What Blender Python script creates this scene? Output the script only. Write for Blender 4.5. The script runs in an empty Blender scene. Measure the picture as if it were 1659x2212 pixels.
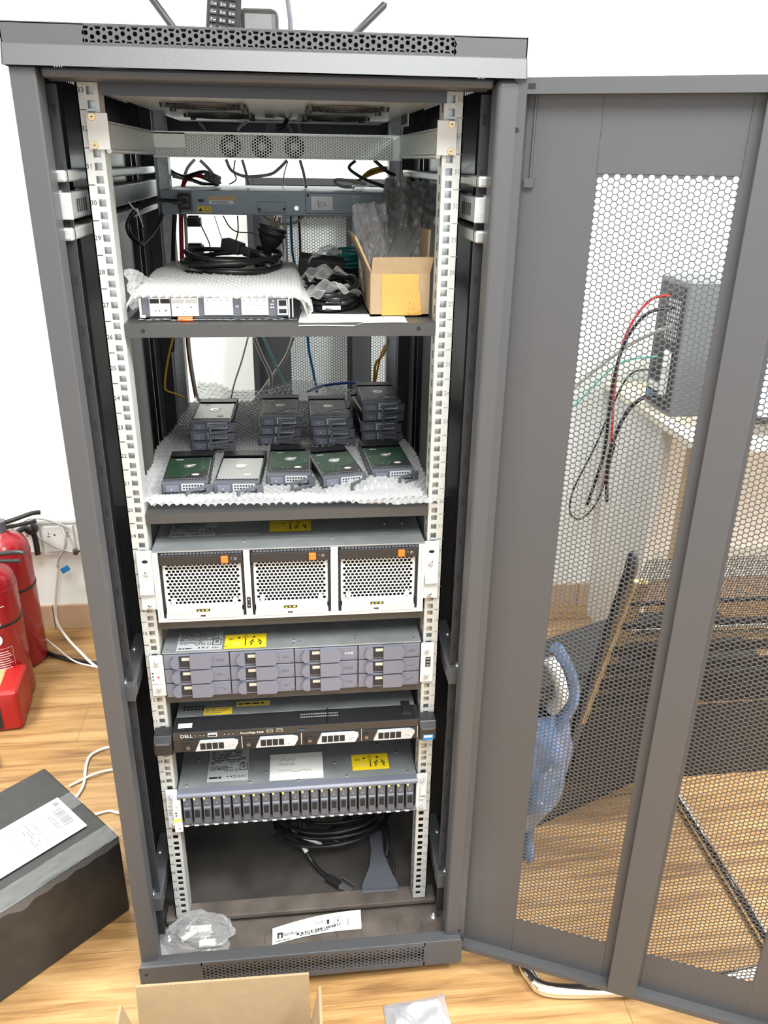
import bpy, math, random
from mathutils import Vector, Matrix, noise
random.seed(7)
SC = bpy.context.scene
COL = SC.collection
PI = math.pi

# ------------------------------------------------------------------ camera
FPX, PW, PH = 1753.04, 1659.0, 2212.0
CAM = Vector((0.0105, -1.1878, 1.3904))
YAW, PIT, ROL = -0.1175, -0.4082, -0.0162
CR = (Matrix.Rotation(YAW, 3, 'Z') @ Matrix.Rotation(PIT, 3, 'X') @ Matrix.Rotation(ROL, 3, 'Y'))
cam_data = bpy.data.cameras.new('camera')
cam = bpy.data.objects.new('camera', cam_data)
COL.objects.link(cam)
RT, FW, UP = CR.col[0], CR.col[1], CR.col[2]
cm = Matrix((( RT.x, UP.x, -FW.x, CAM.x), (RT.y, UP.y, -FW.y, CAM.y), (RT.z, UP.z, -FW.z, CAM.z), (0, 0, 0, 1)))
cam.matrix_world = cm
cam_data.sensor_fit = 'HORIZONTAL'
cam_data.sensor_width = 36.0
cam_data.lens = 36.0 * FPX / PW
cam_data.clip_start = 0.02
cam_data.clip_end = 60
SC.camera = cam

# ------------------------------------------------------------------ world, lights, exposure
W = bpy.data.worlds.new('world')
SC.world = W
W.use_nodes = True
bg = W.node_tree.nodes['Background']
bg.inputs[0].default_value = (0.93, 0.97, 1.0, 1)
bg.inputs[1].default_value = 1.0

def area_light(name, loc, rot, sx, sy, power, color=(1, 1, 1)):
    d = bpy.data.lights.new(name, 'AREA')
    d.shape = 'RECTANGLE'; d.size = sx; d.size_y = sy; d.energy = power; d.color = color
    o = bpy.data.objects.new(name, d); COL.objects.link(o)
    o.location = loc; o.rotation_euler = rot
    return o
area_light('unseen_ceiling_light', (0.3, -1.5, 2.72), (0, 0, 0), 1.2, 1.2, 75, (0.97, 1.0, 0.99))
area_light('unseen_ceiling_light', (-1.5, 0.1, 2.72), (0, 0, 0), 0.6, 1.2, 60, (0.97, 1.0, 0.99))  # added lamp out of view, brightens the back wall on the left
area_light('unseen_ceiling_light', (1.9, -0.7, 2.72), (0, 0, 0), 0.6, 1.2, 125, (0.97, 1.0, 0.99))  # added lamp out of view, brightens the right of the wall and the desk front

SC.view_settings.view_transform = 'Standard'
SC.view_settings.look = 'None'
SC.view_settings.exposure = 0.75
SC.view_settings.gamma = 1.0
SC.view_settings.use_curve_mapping = False
SC.cycles.max_bounces = 8
SC.cycles.transparent_max_bounces = 24
SC.cycles.use_denoising = True

# ------------------------------------------------------------------ helpers
def P(px, py, Y):                      # a pixel of the photo at depth plane Y -> world point
    d = CR @ Vector(((px - PW / 2) / FPX, 1, -(py - PH / 2) / FPX))
    return CAM + d * ((Y - CAM.y) / d.y)
def PZ(px, py, Z):
    d = CR @ Vector(((px - PW / 2) / FPX, 1, -(py - PH / 2) / FPX))
    return CAM + d * ((Z - CAM.z) / d.z)

MATS = {}
def mat(name, col, rough=0.5, metal=0.0, spec=0.5, coat=0.0, alpha=1.0, emit=None, noise_amt=0.0, noise_scale=40.0, bump=0.0, bump_scale=200.0, trans=0.0):
    if name in MATS: return MATS[name]
    m = bpy.data.materials.new(name); m.use_nodes = True
    nt = m.node_tree; b = nt.nodes['Principled BSDF']
    b.inputs['Base Color'].default_value = (*col, 1)
    b.inputs['Roughness'].default_value = rough
    b.inputs['Metallic'].default_value = metal
    b.inputs['Specular IOR Level'].default_value = spec
    b.inputs['Coat Weight'].default_value = coat
    b.inputs['Alpha'].default_value = alpha
    b.inputs['Transmission Weight'].default_value = trans
    if emit:
        b.inputs['Emission Color'].default_value = (*emit[0], 1); b.inputs['Emission Strength'].default_value = emit[1]
    if noise_amt or bump:
        tc = nt.nodes.new('ShaderNodeTexCoord')
    if noise_amt:
        n = nt.nodes.new('ShaderNodeTexNoise'); n.inputs['Scale'].default_value = noise_scale; n.inputs['Detail'].default_value = 5
        r = nt.nodes.new('ShaderNodeMapRange')
        r.inputs[1].default_value = 0.3; r.inputs[2].default_value = 0.7
        r.inputs[3].default_value = 1 - noise_amt; r.inputs[4].default_value = 1 + noise_amt
        x = nt.nodes.new('ShaderNodeVectorMath'); x.operation = 'SCALE'
        x.inputs[0].default_value = col
        nt.links.new(tc.outputs['Object'], n.inputs['Vector'])
        nt.links.new(n.outputs['Fac'], r.inputs[0]); nt.links.new(r.outputs[0], x.inputs['Scale'])
        nt.links.new(x.outputs[0], b.inputs['Base Color'])
    if bump:
        n2 = nt.nodes.new('ShaderNodeTexNoise'); n2.inputs['Scale'].default_value = bump_scale; n2.inputs['Detail'].default_value = 2
        bp = nt.nodes.new('ShaderNodeBump'); bp.inputs['Strength'].default_value = bump; bp.inputs['Distance'].default_value = 0.001
        nt.links.new(tc.outputs['Object'], n2.inputs['Vector']); nt.links.new(n2.outputs['Fac'], bp.inputs['Height'])
        nt.links.new(bp.outputs['Normal'], b.inputs['Normal'])
    MATS[name] = m
    return m

def film(name, col, clear, rough=0.12):           # thin clear plastic: part see-through, part glossy
    m = bpy.data.materials.new(name); m.use_nodes = True
    nt = m.node_tree; b = nt.nodes['Principled BSDF']; out = nt.nodes['Material Output']
    b.inputs['Base Color'].default_value = (*col, 1); b.inputs['Roughness'].default_value = rough
    b.inputs['Specular IOR Level'].default_value = 0.8
    t = nt.nodes.new('ShaderNodeBsdfTransparent'); t.inputs[0].default_value = (0.97, 0.97, 0.97, 1)
    fr = nt.nodes.new('ShaderNodeLayerWeight'); fr.inputs[0].default_value = .45
    mr = nt.nodes.new('ShaderNodeMapRange'); mr.inputs[3].default_value = 1 - clear; mr.inputs[4].default_value = 1
    mx = nt.nodes.new('ShaderNodeMixShader')
    pw = nt.nodes.new('ShaderNodeMath'); pw.operation = 'POWER'; pw.inputs[1].default_value = 2.2
    nt.links.new(fr.outputs['Facing'], pw.inputs[0]); nt.links.new(pw.outputs[0], mr.inputs[0]); nt.links.new(mr.outputs[0], mx.inputs[0])
    nt.links.new(t.outputs[0], mx.inputs[1]); nt.links.new(b.outputs[0], mx.inputs[2]); nt.links.new(mx.outputs[0], out.inputs[0])
    MATS[name] = m
    return m

ORG = {}
class MB:
    def __init__(s): s.v = []; s.f = []; s.m = []; s.sm = []; s.T = None
    def add(s, vs, fs, m=0, smooth=False):
        b = len(s.v)
        if s.T is not None: vs = [s.T @ Vector(p) for p in vs]
        s.v.extend(tuple(p) for p in vs)
        flip = s.T is not None and s.T.to_3x3().determinant() < 0
        for f in fs: s.f.append(tuple(i + b for i in (reversed(f) if flip else f))); s.m.append(m); s.sm.append(smooth)
    def box(s, x0, x1, y0, y1, z0, z1, m=0):
        s.add([(x0,y0,z0),(x1,y0,z0),(x1,y1,z0),(x0,y1,z0),(x0,y0,z1),(x1,y0,z1),(x1,y1,z1),(x0,y1,z1)],
              [(3,2,1,0),(4,5,6,7),(0,1,5,4),(1,2,6,5),(2,3,7,6),(3,0,4,7)], m)
    def obox(s, c, a, b, d, m=0):       # half-axis vectors
        c, a, b, d = map(Vector, (c, a, b, d))
        vs = [c + a*i + b*j + d*k for k in (-1,1) for j in (-1,1) for i in (-1,1)]
        s.add(vs, [(2,3,1,0),(4,5,7,6),(0,1,5,4),(1,3,7,5),(3,2,6,7),(2,0,4,6)], m)
    def quad(s, a, b, c, d, m=0): s.add([a,b,c,d], [(0,1,2,3)], m)
    def rquad(s, O, U, V, w, h, m=0, lift=0):   # centred rectangle
        O, U, V = Vector(O), Vector(U), Vector(V); O = O + U.cross(V) * lift
        s.add([O-U*w/2-V*h/2, O+U*w/2-V*h/2, O+U*w/2+V*h/2, O-U*w/2+V*h/2], [(0,1,2,3)], m)
    def disc(s, O, U, V, r, n=16, m=0, lift=0, r2=None):
        O, U, V = Vector(O), Vector(U), Vector(V); O = O + U.cross(V) * lift; r2 = r2 or r
        s.add([O + U*(r*math.cos(2*PI*i/n)) + V*(r2*math.sin(2*PI*i/n)) for i in range(n)], [tuple(range(n))], m)
    def poly(s, O, U, V, pts, m=0, lift=0):
        O, U, V = Vector(O), Vector(U), Vector(V); O = O + U.cross(V) * lift
        s.add([O + U*a + V*b for a, b in pts], [tuple(range(len(pts)))], m)
    def prism(s, pts, O, U, V, D, m=0, smooth=False):  # polygon pts in (U,V), extruded along D
        O, U, V, D = Vector(O), Vector(U), Vector(V), Vector(D); n = len(pts)
        a = [O + U*x + V*y for x, y in pts]; vs = a + [p + D for p in a]
        fs = [(i, (i+1) % n, n + (i+1) % n, n + i) for i in range(n)]
        s.add(vs, fs, m, smooth); s.add(a, [tuple(range(n-1, -1, -1))], m); s.add([p + D for p in a], [tuple(range(n))], m)
    def tube(s, pts, r, n=8, m=0, closed=False, caps=True):
        pts = [Vector(p) for p in pts]; N = len(pts); rr = r if isinstance(r, (list, tuple)) else [r]*N
        tang = []
        for i in range(N):
            a = pts[i-1] if (i > 0 or closed) else pts[i]; b = pts[(i+1) % N] if (i < N-1 or closed) else pts[i]
            t = (b - a); tang.append(t.normalized() if t.length > 1e-9 else Vector((0,0,1)))
        u = tang[0].orthogonal().normalized(); vs = []
        for i in range(N):
            if i:
                ax = tang[i-1].cross(tang[i])
                if ax.length > 1e-8: u = Matrix.Rotation(tang[i-1].angle(tang[i]), 3, ax.normalized()) @ u
            w = tang[i].cross(u)
            for k in range(n):
                th = 2*PI*k/n; vs.append(pts[i] + (u*math.cos(th) + w*math.sin(th)) * rr[i])
        fs = []
        for i in range(N if closed else N-1):
            j = (i+1) % N
            for k in range(n): fs.append((i*n+k, i*n+(k+1) % n, j*n+(k+1) % n, j*n+k))
        s.add(vs, fs, m, True)
        if caps and not closed:
            s.add(vs[:n], [tuple(range(n-1,-1,-1))], m); s.add(vs[-n:], [tuple(range(n))], m)
    def cyl(s, p0, p1, r0, r1=None, n=16, m=0):
        s.tube([p0, p1], [r0, r0 if r1 is None else r1], n, m)
    def lathe(s, prof, c, n=32, m=0, axis=(0,0,1)):
        c = Vector(c); A = Vector(axis).normalized(); u = A.orthogonal().normalized(); w = A.cross(u)
        vs = [c + A*z + (u*math.cos(2*PI*k/n) + w*math.sin(2*PI*k/n))*r for r, z in prof for k in range(n)]
        fs = [(i*n+k, i*n+(k+1) % n, (i+1)*n+(k+1) % n, (i+1)*n+k) for i in range(len(prof)-1) for k in range(n)]
        s.add(vs, fs, m, True)
    def sphere(s, c, r, n=12, m=0, sc=(1,1,1)):
        c = Vector(c); vs = []; fs = []; h = n//2
        for i in range(h+1):
            a = PI*i/h
            for k in range(n): vs.append(c + Vector((math.sin(a)*math.cos(2*PI*k/n)*sc[0], math.sin(a)*math.sin(2*PI*k/n)*sc[1], math.cos(a)*sc[2]))*r)
        for i in range(h):
            for k in range(n): fs.append((i*n+k, (i+1)*n+k, (i+1)*n+(k+1) % n, i*n+(k+1) % n))
        s.add(vs, fs, m, True)
    def grid(s, nx, ny, fn, m=0, smooth=True):
        vs = [fn(i/nx, j/ny) for j in range(ny+1) for i in range(nx+1)]
        fs = [(j*(nx+1)+i, j*(nx+1)+i+1, (j+1)*(nx+1)+i+1, (j+1)*(nx+1)+i) for j in range(ny) for i in range(nx)]
        s.add(vs, fs, m, smooth)
    def hexplate(s, O, U, V, w, h, dx, hr, th, m=0, sides=6, pred=None, ring=True, rfun=None):
        # sheet with a staggered lattice of holes; O lower-left corner, U x V faces the viewer
        O, U, V = Vector(O), Vector(U), Vector(V); Nn = U.cross(V) * -th
        nc = max(1, round(w/dx)); dx = w/nc; dy = dx*1.1547; nr = max(1, round((h - dy/2)/dy)); dy = h/(nr + .5)
        R = dx/1.5; hy = dy/2
        hexo = [(R,0),(R/2,hy),(-R/2,hy),(-R,0),(-R/2,-hy),(R/2,-hy)]
        e = 1 if ring else 0
        for i in range(-e, nc+e):
            for j in range(-e, nr+e):
                cx = dx*(i+.5); cy = dy*(j+.5) + (hy if i % 2 else 0)
                solid = i < 0 or j < 0 or i >= nc or j >= nr or (pred and not pred(cx, cy))
                k = hr if rfun is None else rfun(cx, cy)
                if solid or k <= 0:
                    s.add([O + U*(cx+a) + V*(cy+b) for a, b in hexo], [(0,1,2,3,4,5)], m); continue
                if sides == 6: outer = hexo; inner = [(a*k, b*k) for a, b in hexo]
                else:
                    outer = []
                    for q in range(6):
                        a, b = hexo[q], hexo[(q+1) % 6]; outer += [a, ((a[0]+b[0])/2, (a[1]+b[1])/2)]
                    rr = R*.866*k; inner = [(rr*math.cos(PI*q/6), rr*math.sin(PI*q/6)) for q in range(12)]
                n = len(outer)
                fo = [O + U*(cx+a) + V*(cy+b) for a, b in outer]; fi = [O + U*(cx+a) + V*(cy+b) for a, b in inner]
                vs = fo + fi; fs = [(q, (q+1) % n, n+(q+1) % n, n+q) for q in range(n)]
                if th:
                    vs += [p + Nn for p in fi]; fs += [(n+q, n+(q+1) % n, 2*n+(q+1) % n, 2*n+q) for q in range(n)]
                    vs += [p + Nn for p in fo]; fs += [(2*n+q, 2*n+(q+1) % n, 3*n+(q+1) % n, 3*n+q) for q in range(n)]
                s.add(vs, fs, m)
    def text(s, txt, O, U, V, size, m=0, lift=0.0004, align='CENTER'):
        cu = bpy.data.curves.new('t', 'FONT'); cu.body = txt; cu.size = size; cu.align_x = align; cu.align_y = 'CENTER'; cu.resolution_u = 2
        ob = bpy.data.objects.new('t', cu); COL.objects.link(ob)
        dg = bpy.context.evaluated_depsgraph_get(); me = bpy.data.meshes.new_from_object(ob.evaluated_get(dg))
        O, U, V = Vector(O), Vector(U).normalized(), Vector(V).normalized(); N = U.cross(V)
        s.add([O + U*v.co.x + V*v.co.y + N*lift for v in me.vertices], [tuple(p.vertices) for p in me.polygons], m)
        bpy.data.objects.remove(ob); bpy.data.curves.remove(cu); bpy.data.meshes.remove(me)
    def dashes(s, O, U, V, w, h, rows, m=0, fill=.75, lift=0.0004, dens=.8):   # lines of small print, too small to read
        O, U, V = Vector(O), Vector(U), Vector(V); rh = h/rows
        for r in range(rows):
            x = 0
            while x < w*random.uniform(.75, 1):
                l = min(w - x, rh*random.uniform(.6, 2.6))
                if random.random() < dens:
                    s.rquad(O + U*(x + l/2) + V*(h - (r+.5)*rh), U, V, l, rh*fill*.62, m, lift)
                x += l + rh*.35
    def barcode(s, O, U, V, w, h, m=0, lift=0.0004):
        x = 0
        while x < w:
            b = w/60*random.choice((1, 1, 2, 3))
            s.rquad(Vector(O) + Vector(U)*(x + b/2) + Vector(V)*h/2, U, V, b, h, m, lift); x += b + w/60*random.choice((1, 1, 2))
    def build(s, name, mats, parent=None, bevel=0, seg=2, loc=None, solid=0, weld=False, sub=0):
        me = bpy.data.meshes.new(name)
        root = parent
        while root is not None and root.parent is not None: root = root.parent
        org = Vector(ORG.get(root.name, (0,0,0))) if root is not None else Vector(loc or (0,0,0))
        me.from_pydata([(p[0]-org.x, p[1]-org.y, p[2]-org.z) for p in s.v], [], s.f)
        mats = mats if isinstance(mats, (list, tuple)) else [mats]
        for q in mats: me.materials.append(MATS[q] if isinstance(q, str) else q)
        me.polygons.foreach_set('material_index', s.m); me.polygons.foreach_set('use_smooth', s.sm)
        me.update()
        ob = bpy.data.objects.new(name, me); COL.objects.link(ob)
        if parent is None:
            ob.location = org
        else: ob.parent = parent
        if weld:
            w = ob.modifiers.new('weld', 'WELD'); w.merge_threshold = 1e-5
        if solid:
            q = ob.modifiers.new('solid', 'SOLIDIFY'); q.thickness = solid; q.offset = 0
        if bevel:
            q = ob.modifiers.new('bevel', 'BEVEL'); q.width = bevel; q.segments = seg; q.limit_method = 'ANGLE'; q.angle_limit = 0.7
        if sub:
            q = ob.modifiers.new('sub', 'SUBSURF'); q.levels = sub; q.render_levels = sub
        return ob

def tag(o, label=None, cat=None, group=None, kind=None):
    if label: o['label'] = label
    if cat: o['category'] = cat
    if group: o['group'] = group
    if kind: o['kind'] = kind
    return o
def thing(name, label, cat, loc=(0,0,0), group=None):
    o = bpy.data.objects.new(name, None); COL.objects.link(o); o.location = loc; o.empty_display_size = .05
    ORG[o.name] = tuple(loc)
    return tag(o, label, cat, group)
def copy_tree(o, parent=None):
    c = o.copy(); COL.objects.link(c)
    if parent is not None: c.parent = parent
    for ch in list(o.children): copy_tree(ch, c)
    return c
def spline(pts, k=8, closed=False):
    pts = [Vector(p) for p in pts]; n = len(pts); out = []
    for i in range(n if closed else n-1):
        g = (lambda q: pts[q % n]) if closed else (lambda q: pts[max(0, min(n-1, q))])
        a, b, c, d = g(i-1), g(i), g(i+1), g(i+2)
        for t in range(k):
            t /= k
            out.append(.5*((2*b) + (c-a)*t + (2*a-5*b+4*c-d)*t*t + (3*b-a-3*c+d)*t*t*t))
    if not closed: out.append(pts[-1])
    return out
def at_org(o, loc):                     # move a thing's origin to its base
    ORG[o.name] = tuple(loc); o.location = loc
X, Y_, Z = Vector((1,0,0)), Vector((0,1,0)), Vector((0,0,1))

# ------------------------------------------------------------------ materials
mat('frame_black', (.062,.063,.068), .42, bump=.15, bump_scale=900)
mat('frame_dark', (.028,.029,.033), .35)
mat('gloss_black', (.02,.02,.022), .18, coat=.3)
mat('panel_gloss', (.022,.022,.025), .3, coat=.08, spec=.4)
mat('black_plastic', (.018,.018,.02), .38)
mat('rubber_black', (.012,.012,.013), .32)
mat('matte_black', (.01,.01,.011), .8)
mat('zinc', (.62,.65,.64), .38, .55, noise_amt=.12, noise_scale=120)
mat('zinc_rail', (.56,.57,.55), .42, .25, noise_amt=.09, noise_scale=160)
mat('steel', (.7,.7,.7), .25, .9)
mat('chrome', (.85,.85,.86), .08, 1.0)
mat('brass', (.75,.55,.3), .3, .8)
mat('sheet_metal', (.33,.35,.36), .38, .5, noise_amt=.1, noise_scale=30)
mat('tray_metal', (.55,.55,.54), .3, .6, noise_amt=.08, noise_scale=14)
mat('blue_grey', (.19,.225,.245), .4, .25, noise_amt=.06, noise_scale=40)
mat('appliance_pale', (.88,.95,.85), .45, .0)
mat('slate', (.10,.105,.125), .42)
mat('lilac_grey', (.148,.155,.198), .42)
mat('lilac_dark', (.10,.10,.14), .5)
mat('white_metal', (.66,.67,.66), .4)
mat('white_plastic', (.7,.7,.68), .35)
mat('white_paper', (.82,.82,.8), .7)
mat('silver_label', (.5,.52,.54), .4, .2)
mat('ink', (.02,.02,.022), .6)
mat('ink_grey', (.22,.22,.23), .6)
mat('ink_blue', (.04,.1,.55), .5)
mat('ink_white', (.8,.8,.8), .5)
mat('yellow', (.85,.62,.02), .45)
mat('yellow_pale', (.8,.62,.12), .5)
mat('orange', (.9,.17,.02), .4)
mat('red_led', (.5,.05,.03), .4)
mat('dusty_brown', (.10,.082,.07), .75, noise_amt=.35, noise_scale=18)
mat('dust_black', (.045,.04,.037), .62, noise_amt=.4, noise_scale=12)
mat('shelf_black', (.05,.05,.05), .4)
mat('red_paint', (.34,.010,.018), .28, coat=.3)
mat('red_plastic', (.42,.014,.012), .4)
mat('card', (.33,.232,.135), .8, noise_amt=.05, noise_scale=60)
mat('card_edge', (.38,.25,.13), .85)
mat('tape_amber', (.50,.27,.045), .18, coat=.6, bump=.5, bump_scale=60)
mat('wood_light', (.55,.36,.16), .45, noise_amt=.12, noise_scale=30)
mat('led_green', (.5,.9,.05), .4, emit=((.6, 1, .05), 1.5))
mat('led_amber', (.8,.75,.1), .4, emit=((.8, .8, .15), 1.0))
mat('pcb_green', (.015,.045,.022), .35, coat=.1, noise_amt=.3, noise_scale=120)
mat('pcb_dark', (.012,.018,.014), .35, coat=.1, noise_amt=.3, noise_scale=120)
mat('hdd_silver', (.5,.5,.48), .35, .5)
mat('cable_red', (.5,.02,.02), .4)
mat('cable_white', (.72,.7,.65), .45)
mat('cable_grey', (.42,.40,.38), .5)
mat('cable_blue', (.015,.10,.42), .4)
mat('cable_sky', (.02,.2,.5), .4)
mat('cable_teal', (.02,.28,.27), .4)
mat('cable_aqua', (.15,.55,.5), .4)
mat('cable_yellow', (.75,.45,.02), .4)
mat('cable_orange', (.6,.3,.03), .4)
mat('cable_dark', (.05,.035,.035), .45)
mat('silver_bag', (.72,.72,.76), .2, .6)
film('clear_film', (.7,.7,.7), .86, .06)
film('smoke_film', (.2,.2,.2), .3, .07)
film('milky_film', (.62,.62,.64), .72, .08)
film('bubble', (.74,.74,.73), .6, .07)
film('bubble_sheet', (.74,.74,.75), .62, .07)
film('tape_clear', (.5,.5,.5), .9, .08)
mat('blue_film', (.085,.15,.285), .2, coat=.5, noise_amt=.4, noise_scale=25)
mat('grey_box', (.105,.112,.12), .45)
mat('beige', (.75,.68,.56), .6)
mat('trim_beige', (.52,.36,.24), .5, noise_amt=.06, noise_scale=20)
mat('bag_grey', (.020,.020,.020), .35, noise_amt=.25, noise_scale=30)

def wood_floor():
    m = bpy.data.materials.new('wood_floor'); m.use_nodes = True; nt = m.node_tree; b = nt.nodes['Principled BSDF']
    tc = nt.nodes.new('ShaderNodeTexCoord')
    br = nt.nodes.new('ShaderNodeTexBrick'); br.inputs['Scale'].default_value = 1
    br.inputs['Brick Width'].default_value = 1.2; br.inputs['Row Height'].default_value = .165; br.inputs['Mortar Size'].default_value = .0008
    br.inputs['Color1'].default_value = (.0,.0,.0,1); br.inputs['Color2'].default_value = (1,1,1,1); br.inputs['Mortar'].default_value = (.5,.5,.5,1)
    mp = nt.nodes.new('ShaderNodeMapping'); mp.inputs['Scale'].default_value = (1.2, 16, 1)
    n = nt.nodes.new('ShaderNodeTexNoise'); n.inputs['Scale'].default_value = 2.4; n.inputs['Detail'].default_value = 9; n.inputs['Roughness'].default_value = .62; n.inputs['Distortion'].default_value = .5
    mp2 = nt.nodes.new('ShaderNodeMapping'); mp2.inputs['Scale'].default_value = (3, 120, 1)
    n2 = nt.nodes.new('ShaderNodeTexNoise'); n2.inputs['Scale'].default_value = 2; n2.inputs['Detail'].default_value = 4
    cr = nt.nodes.new('ShaderNodeValToRGB'); e = cr.color_ramp.elements
    e[0].position = .3; e[0].color = (.17,.085,.032,1); e[1].position = .68; e[1].color = (.50,.31,.135,1)
    q = cr.color_ramp.elements.new(.48); q.color = (.37,.205,.078,1)
    ad = nt.nodes.new('ShaderNodeMath'); ad.operation = 'MULTIPLY_ADD'; ad.inputs[1].default_value = .12
    ad2 = nt.nodes.new('ShaderNodeMath'); ad2.operation = 'MULTIPLY_ADD'; ad2.inputs[1].default_value = .22
    sub = nt.nodes.new('ShaderNodeMath'); sub.operation = 'SUBTRACT'; sub.inputs[1].default_value = .17
    mx = nt.nodes.new('ShaderNodeMixRGB'); mx.blend_type = 'MIX'; mx.inputs[2].default_value = (.24,.12,.045,1)
    L = nt.links.new
    L(tc.outputs['Object'], br.inputs['Vector']); L(tc.outputs['Object'], mp.inputs[0]); L(tc.outputs['Object'], mp2.inputs[0])
    L(mp.outputs[0], n.inputs['Vector']); L(mp2.outputs[0], n2.inputs['Vector'])
    L(br.outputs['Color'], ad.inputs[0]); L(n.outputs['Fac'], ad.inputs[2])
    L(n2.outputs['Fac'], ad2.inputs[0]); L(ad.outputs[0], ad2.inputs[2]); L(ad2.outputs[0], sub.inputs[0])
    L(sub.outputs[0], cr.inputs[0]); L(cr.outputs[0], mx.inputs[1]); L(br.outputs['Fac'], mx.inputs[0]); L(mx.outputs[0], b.inputs['Base Color'])
    b.inputs['Roughness'].default_value = .38
    MATS['wood_floor'] = m
wood_floor()
mat('wall_white', (.84,.885,.87), .7, noise_amt=.015, noise_scale=3)

# ------------------------------------------------------------------ room
FZ = -.065
def struct(name, mb, m, loc=(0,0,0)): return tag(mb.build(name, m, loc=loc), kind='structure')
b = MB(); b.box(-3.2, 4.2, -3.2, 1.37, FZ-.1, FZ); struct('floor', b, 'wood_floor')
b = MB(); b.box(-3.2, 4.2, 1.27, 1.37, FZ, 2.75); struct('wall_back', b, 'wall_white')
b = MB(); b.box(-3.3, -3.2, -3.2, 1.37, FZ, 2.75); struct('wall_left', b, 'wall_white')
b = MB(); b.box(4.2, 4.3, -3.2, 1.37, FZ, 2.75); struct('wall_right', b, 'wall_white')
b = MB(); b.box(-3.3, 4.3, -3.2, 1.37, 2.75, 2.85); struct('ceiling', b, 'wall_white')
b = MB()
x = -3.2
while x < 4.2:
    b.box(x, min(x+.597, 4.2), 1.258, 1.27, FZ, .022); x += .6
struct('baseboard_back', b, 'trim_beige')
# ------------------------------------------------------------------ server rack
rack = thing('server_rack', 'tall black open-front server cabinet with perforated door swung open on its right side', 'server rack', (0, .35, FZ))
def part(name, mb, m, parent, bevel=0, **k): return mb.build(name, m, parent, bevel, **k)

for sx in (-1, 1):
    b = MB()
    x0, x1 = sorted((sx*.300, sx*.270)); b.box(x0, x1, -.10, -.064, -.03, 1.484)
    x0, x1 = sorted((sx*.300, sx*.286)); b.box(x0, x1, -.064, -.045, -.03, 1.484)
    part('front_post', b, 'frame_black', rack, .012 if sx > 0 else .003, seg=4)
    b = MB()
    x0, x1 = sorted((sx*.286, sx*.262)); b.box(x0, x1, -.048, -.044, .03, 1.47)
    z = .10
    while z < 1.45:
        b.box(min(sx*.2695, sx*.2655), max(sx*.2695, sx*.2655), -.0483, -.0478, z, z+.014, 1); z += .0667
    part('slotted_flange', b, ['frame_dark', 'matte_black'], rack)
    b = MB(); x0, x1 = sorted((sx*.300, sx*.262)); b.box(x0, x1, .765, .80, -.03, 1.484); part('rear_post', b, 'frame_black', rack, .002)
    b = MB(); x0, x1 = sorted((sx*.297, sx*.2945)); b.box(x0, x1, -.045, .765, -.022, 1.4865)
    for y in (.03, .30, .57):                                                              # pressed ribs of the side panel
        x0, x1 = sorted((sx*.2945, sx*.287)); b.box(x0, x1, y, y+.006, .02, 1.46); b.box(x0, x1, y+.055, y+.06, .02, 1.46)
    part('side_panel', b, 'panel_gloss', rack)

# top cap: front band, sloping perforated band, slotted sides, roof sheet
b = MB()
b.prism([(-.107,1.484),(-.1005,1.5055),(-.0975,1.507),(-.0955,1.507),(-.0955,1.4855)], (-.304,0,0), (0,1,0), (0,0,1), (.608,0,0))
b.box(-.304, -.2125, -.0975, -.0955, 1.507, 1.5275); b.box(.2145, .304, -.0975, -.0955, 1.507, 1.5275); b.box(-.213, .215, -.0970, -.0955, 1.507, 1.5095); b.box(-.213, .215, -.0970, -.0955, 1.5255, 1.5275)
b.box(-.304, .304, -.0975, .80, 1.5265, 1.5285)
for sx in (-1, 1):
    x0, x1 = sorted((sx*.304, sx*.3025))
    b.box(x0, x1, -.097, .80, 1.484, 1.4875); b.box(x0, x1, -.097, .80, 1.508, 1.528)
    b.box(x0, x1, -.097, .12, 1.484, 1.528); b.box(x0, x1, .685, .80, 1.484, 1.528)
    y = .12
    while y < .685: b.box(x0, x1, y, y+.0065, 1.4875, 1.508); y += .0145
    b.prism([(-.107,1.484),(-.1005,1.5055),(-.0975,1.507),(-.0975,1.5285),(-.08,1.5285),(-.08,1.484)], (sx*.304,0,0), (0,1,0), (0,0,1), (-sx*.0015,0,0))
b.box(-.304, .304, .797, .80, 1.484, 1.529)
top = part('top_cap', b, 'frame_black', rack)
b = MB()
V = Z; h = .0195
b.hexplate((-.2135,-.0975,1.5072), X, V, .430, h, .0068, .72, .0012, sides=12, ring=False,
           rfun=lambda cx, cy: max(.34, .74 - .8*abs(cy/h - .5)*1.1))
part('perforated_strip', b, 'frame_black', top)
b = MB(); b.quad((-.28,-.078,1.488),(.28,-.078,1.488),(.28,-.066,1.5265),(-.28,-.066,1.5265)); part('dark_backing', b, 'frame_dark', top)  # added dark sheet, keeps light from showing through the strip's holes
b = MB(); b.box(-.268, .268, -.088, -.05, 1.4735, 1.4845); part('lintel', b, 'frame_black', rack, .003)
b = MB(); b.box(-.268, .268, -.05, -.047, 1.4725, 1.484); part('top_rail', b, 'frame_dark', rack)
b = MB(); b.box(-.262, .262, .77, .80, 1.43, 1.484); part('rear_top_rail', b, 'frame_dark', rack)
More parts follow.
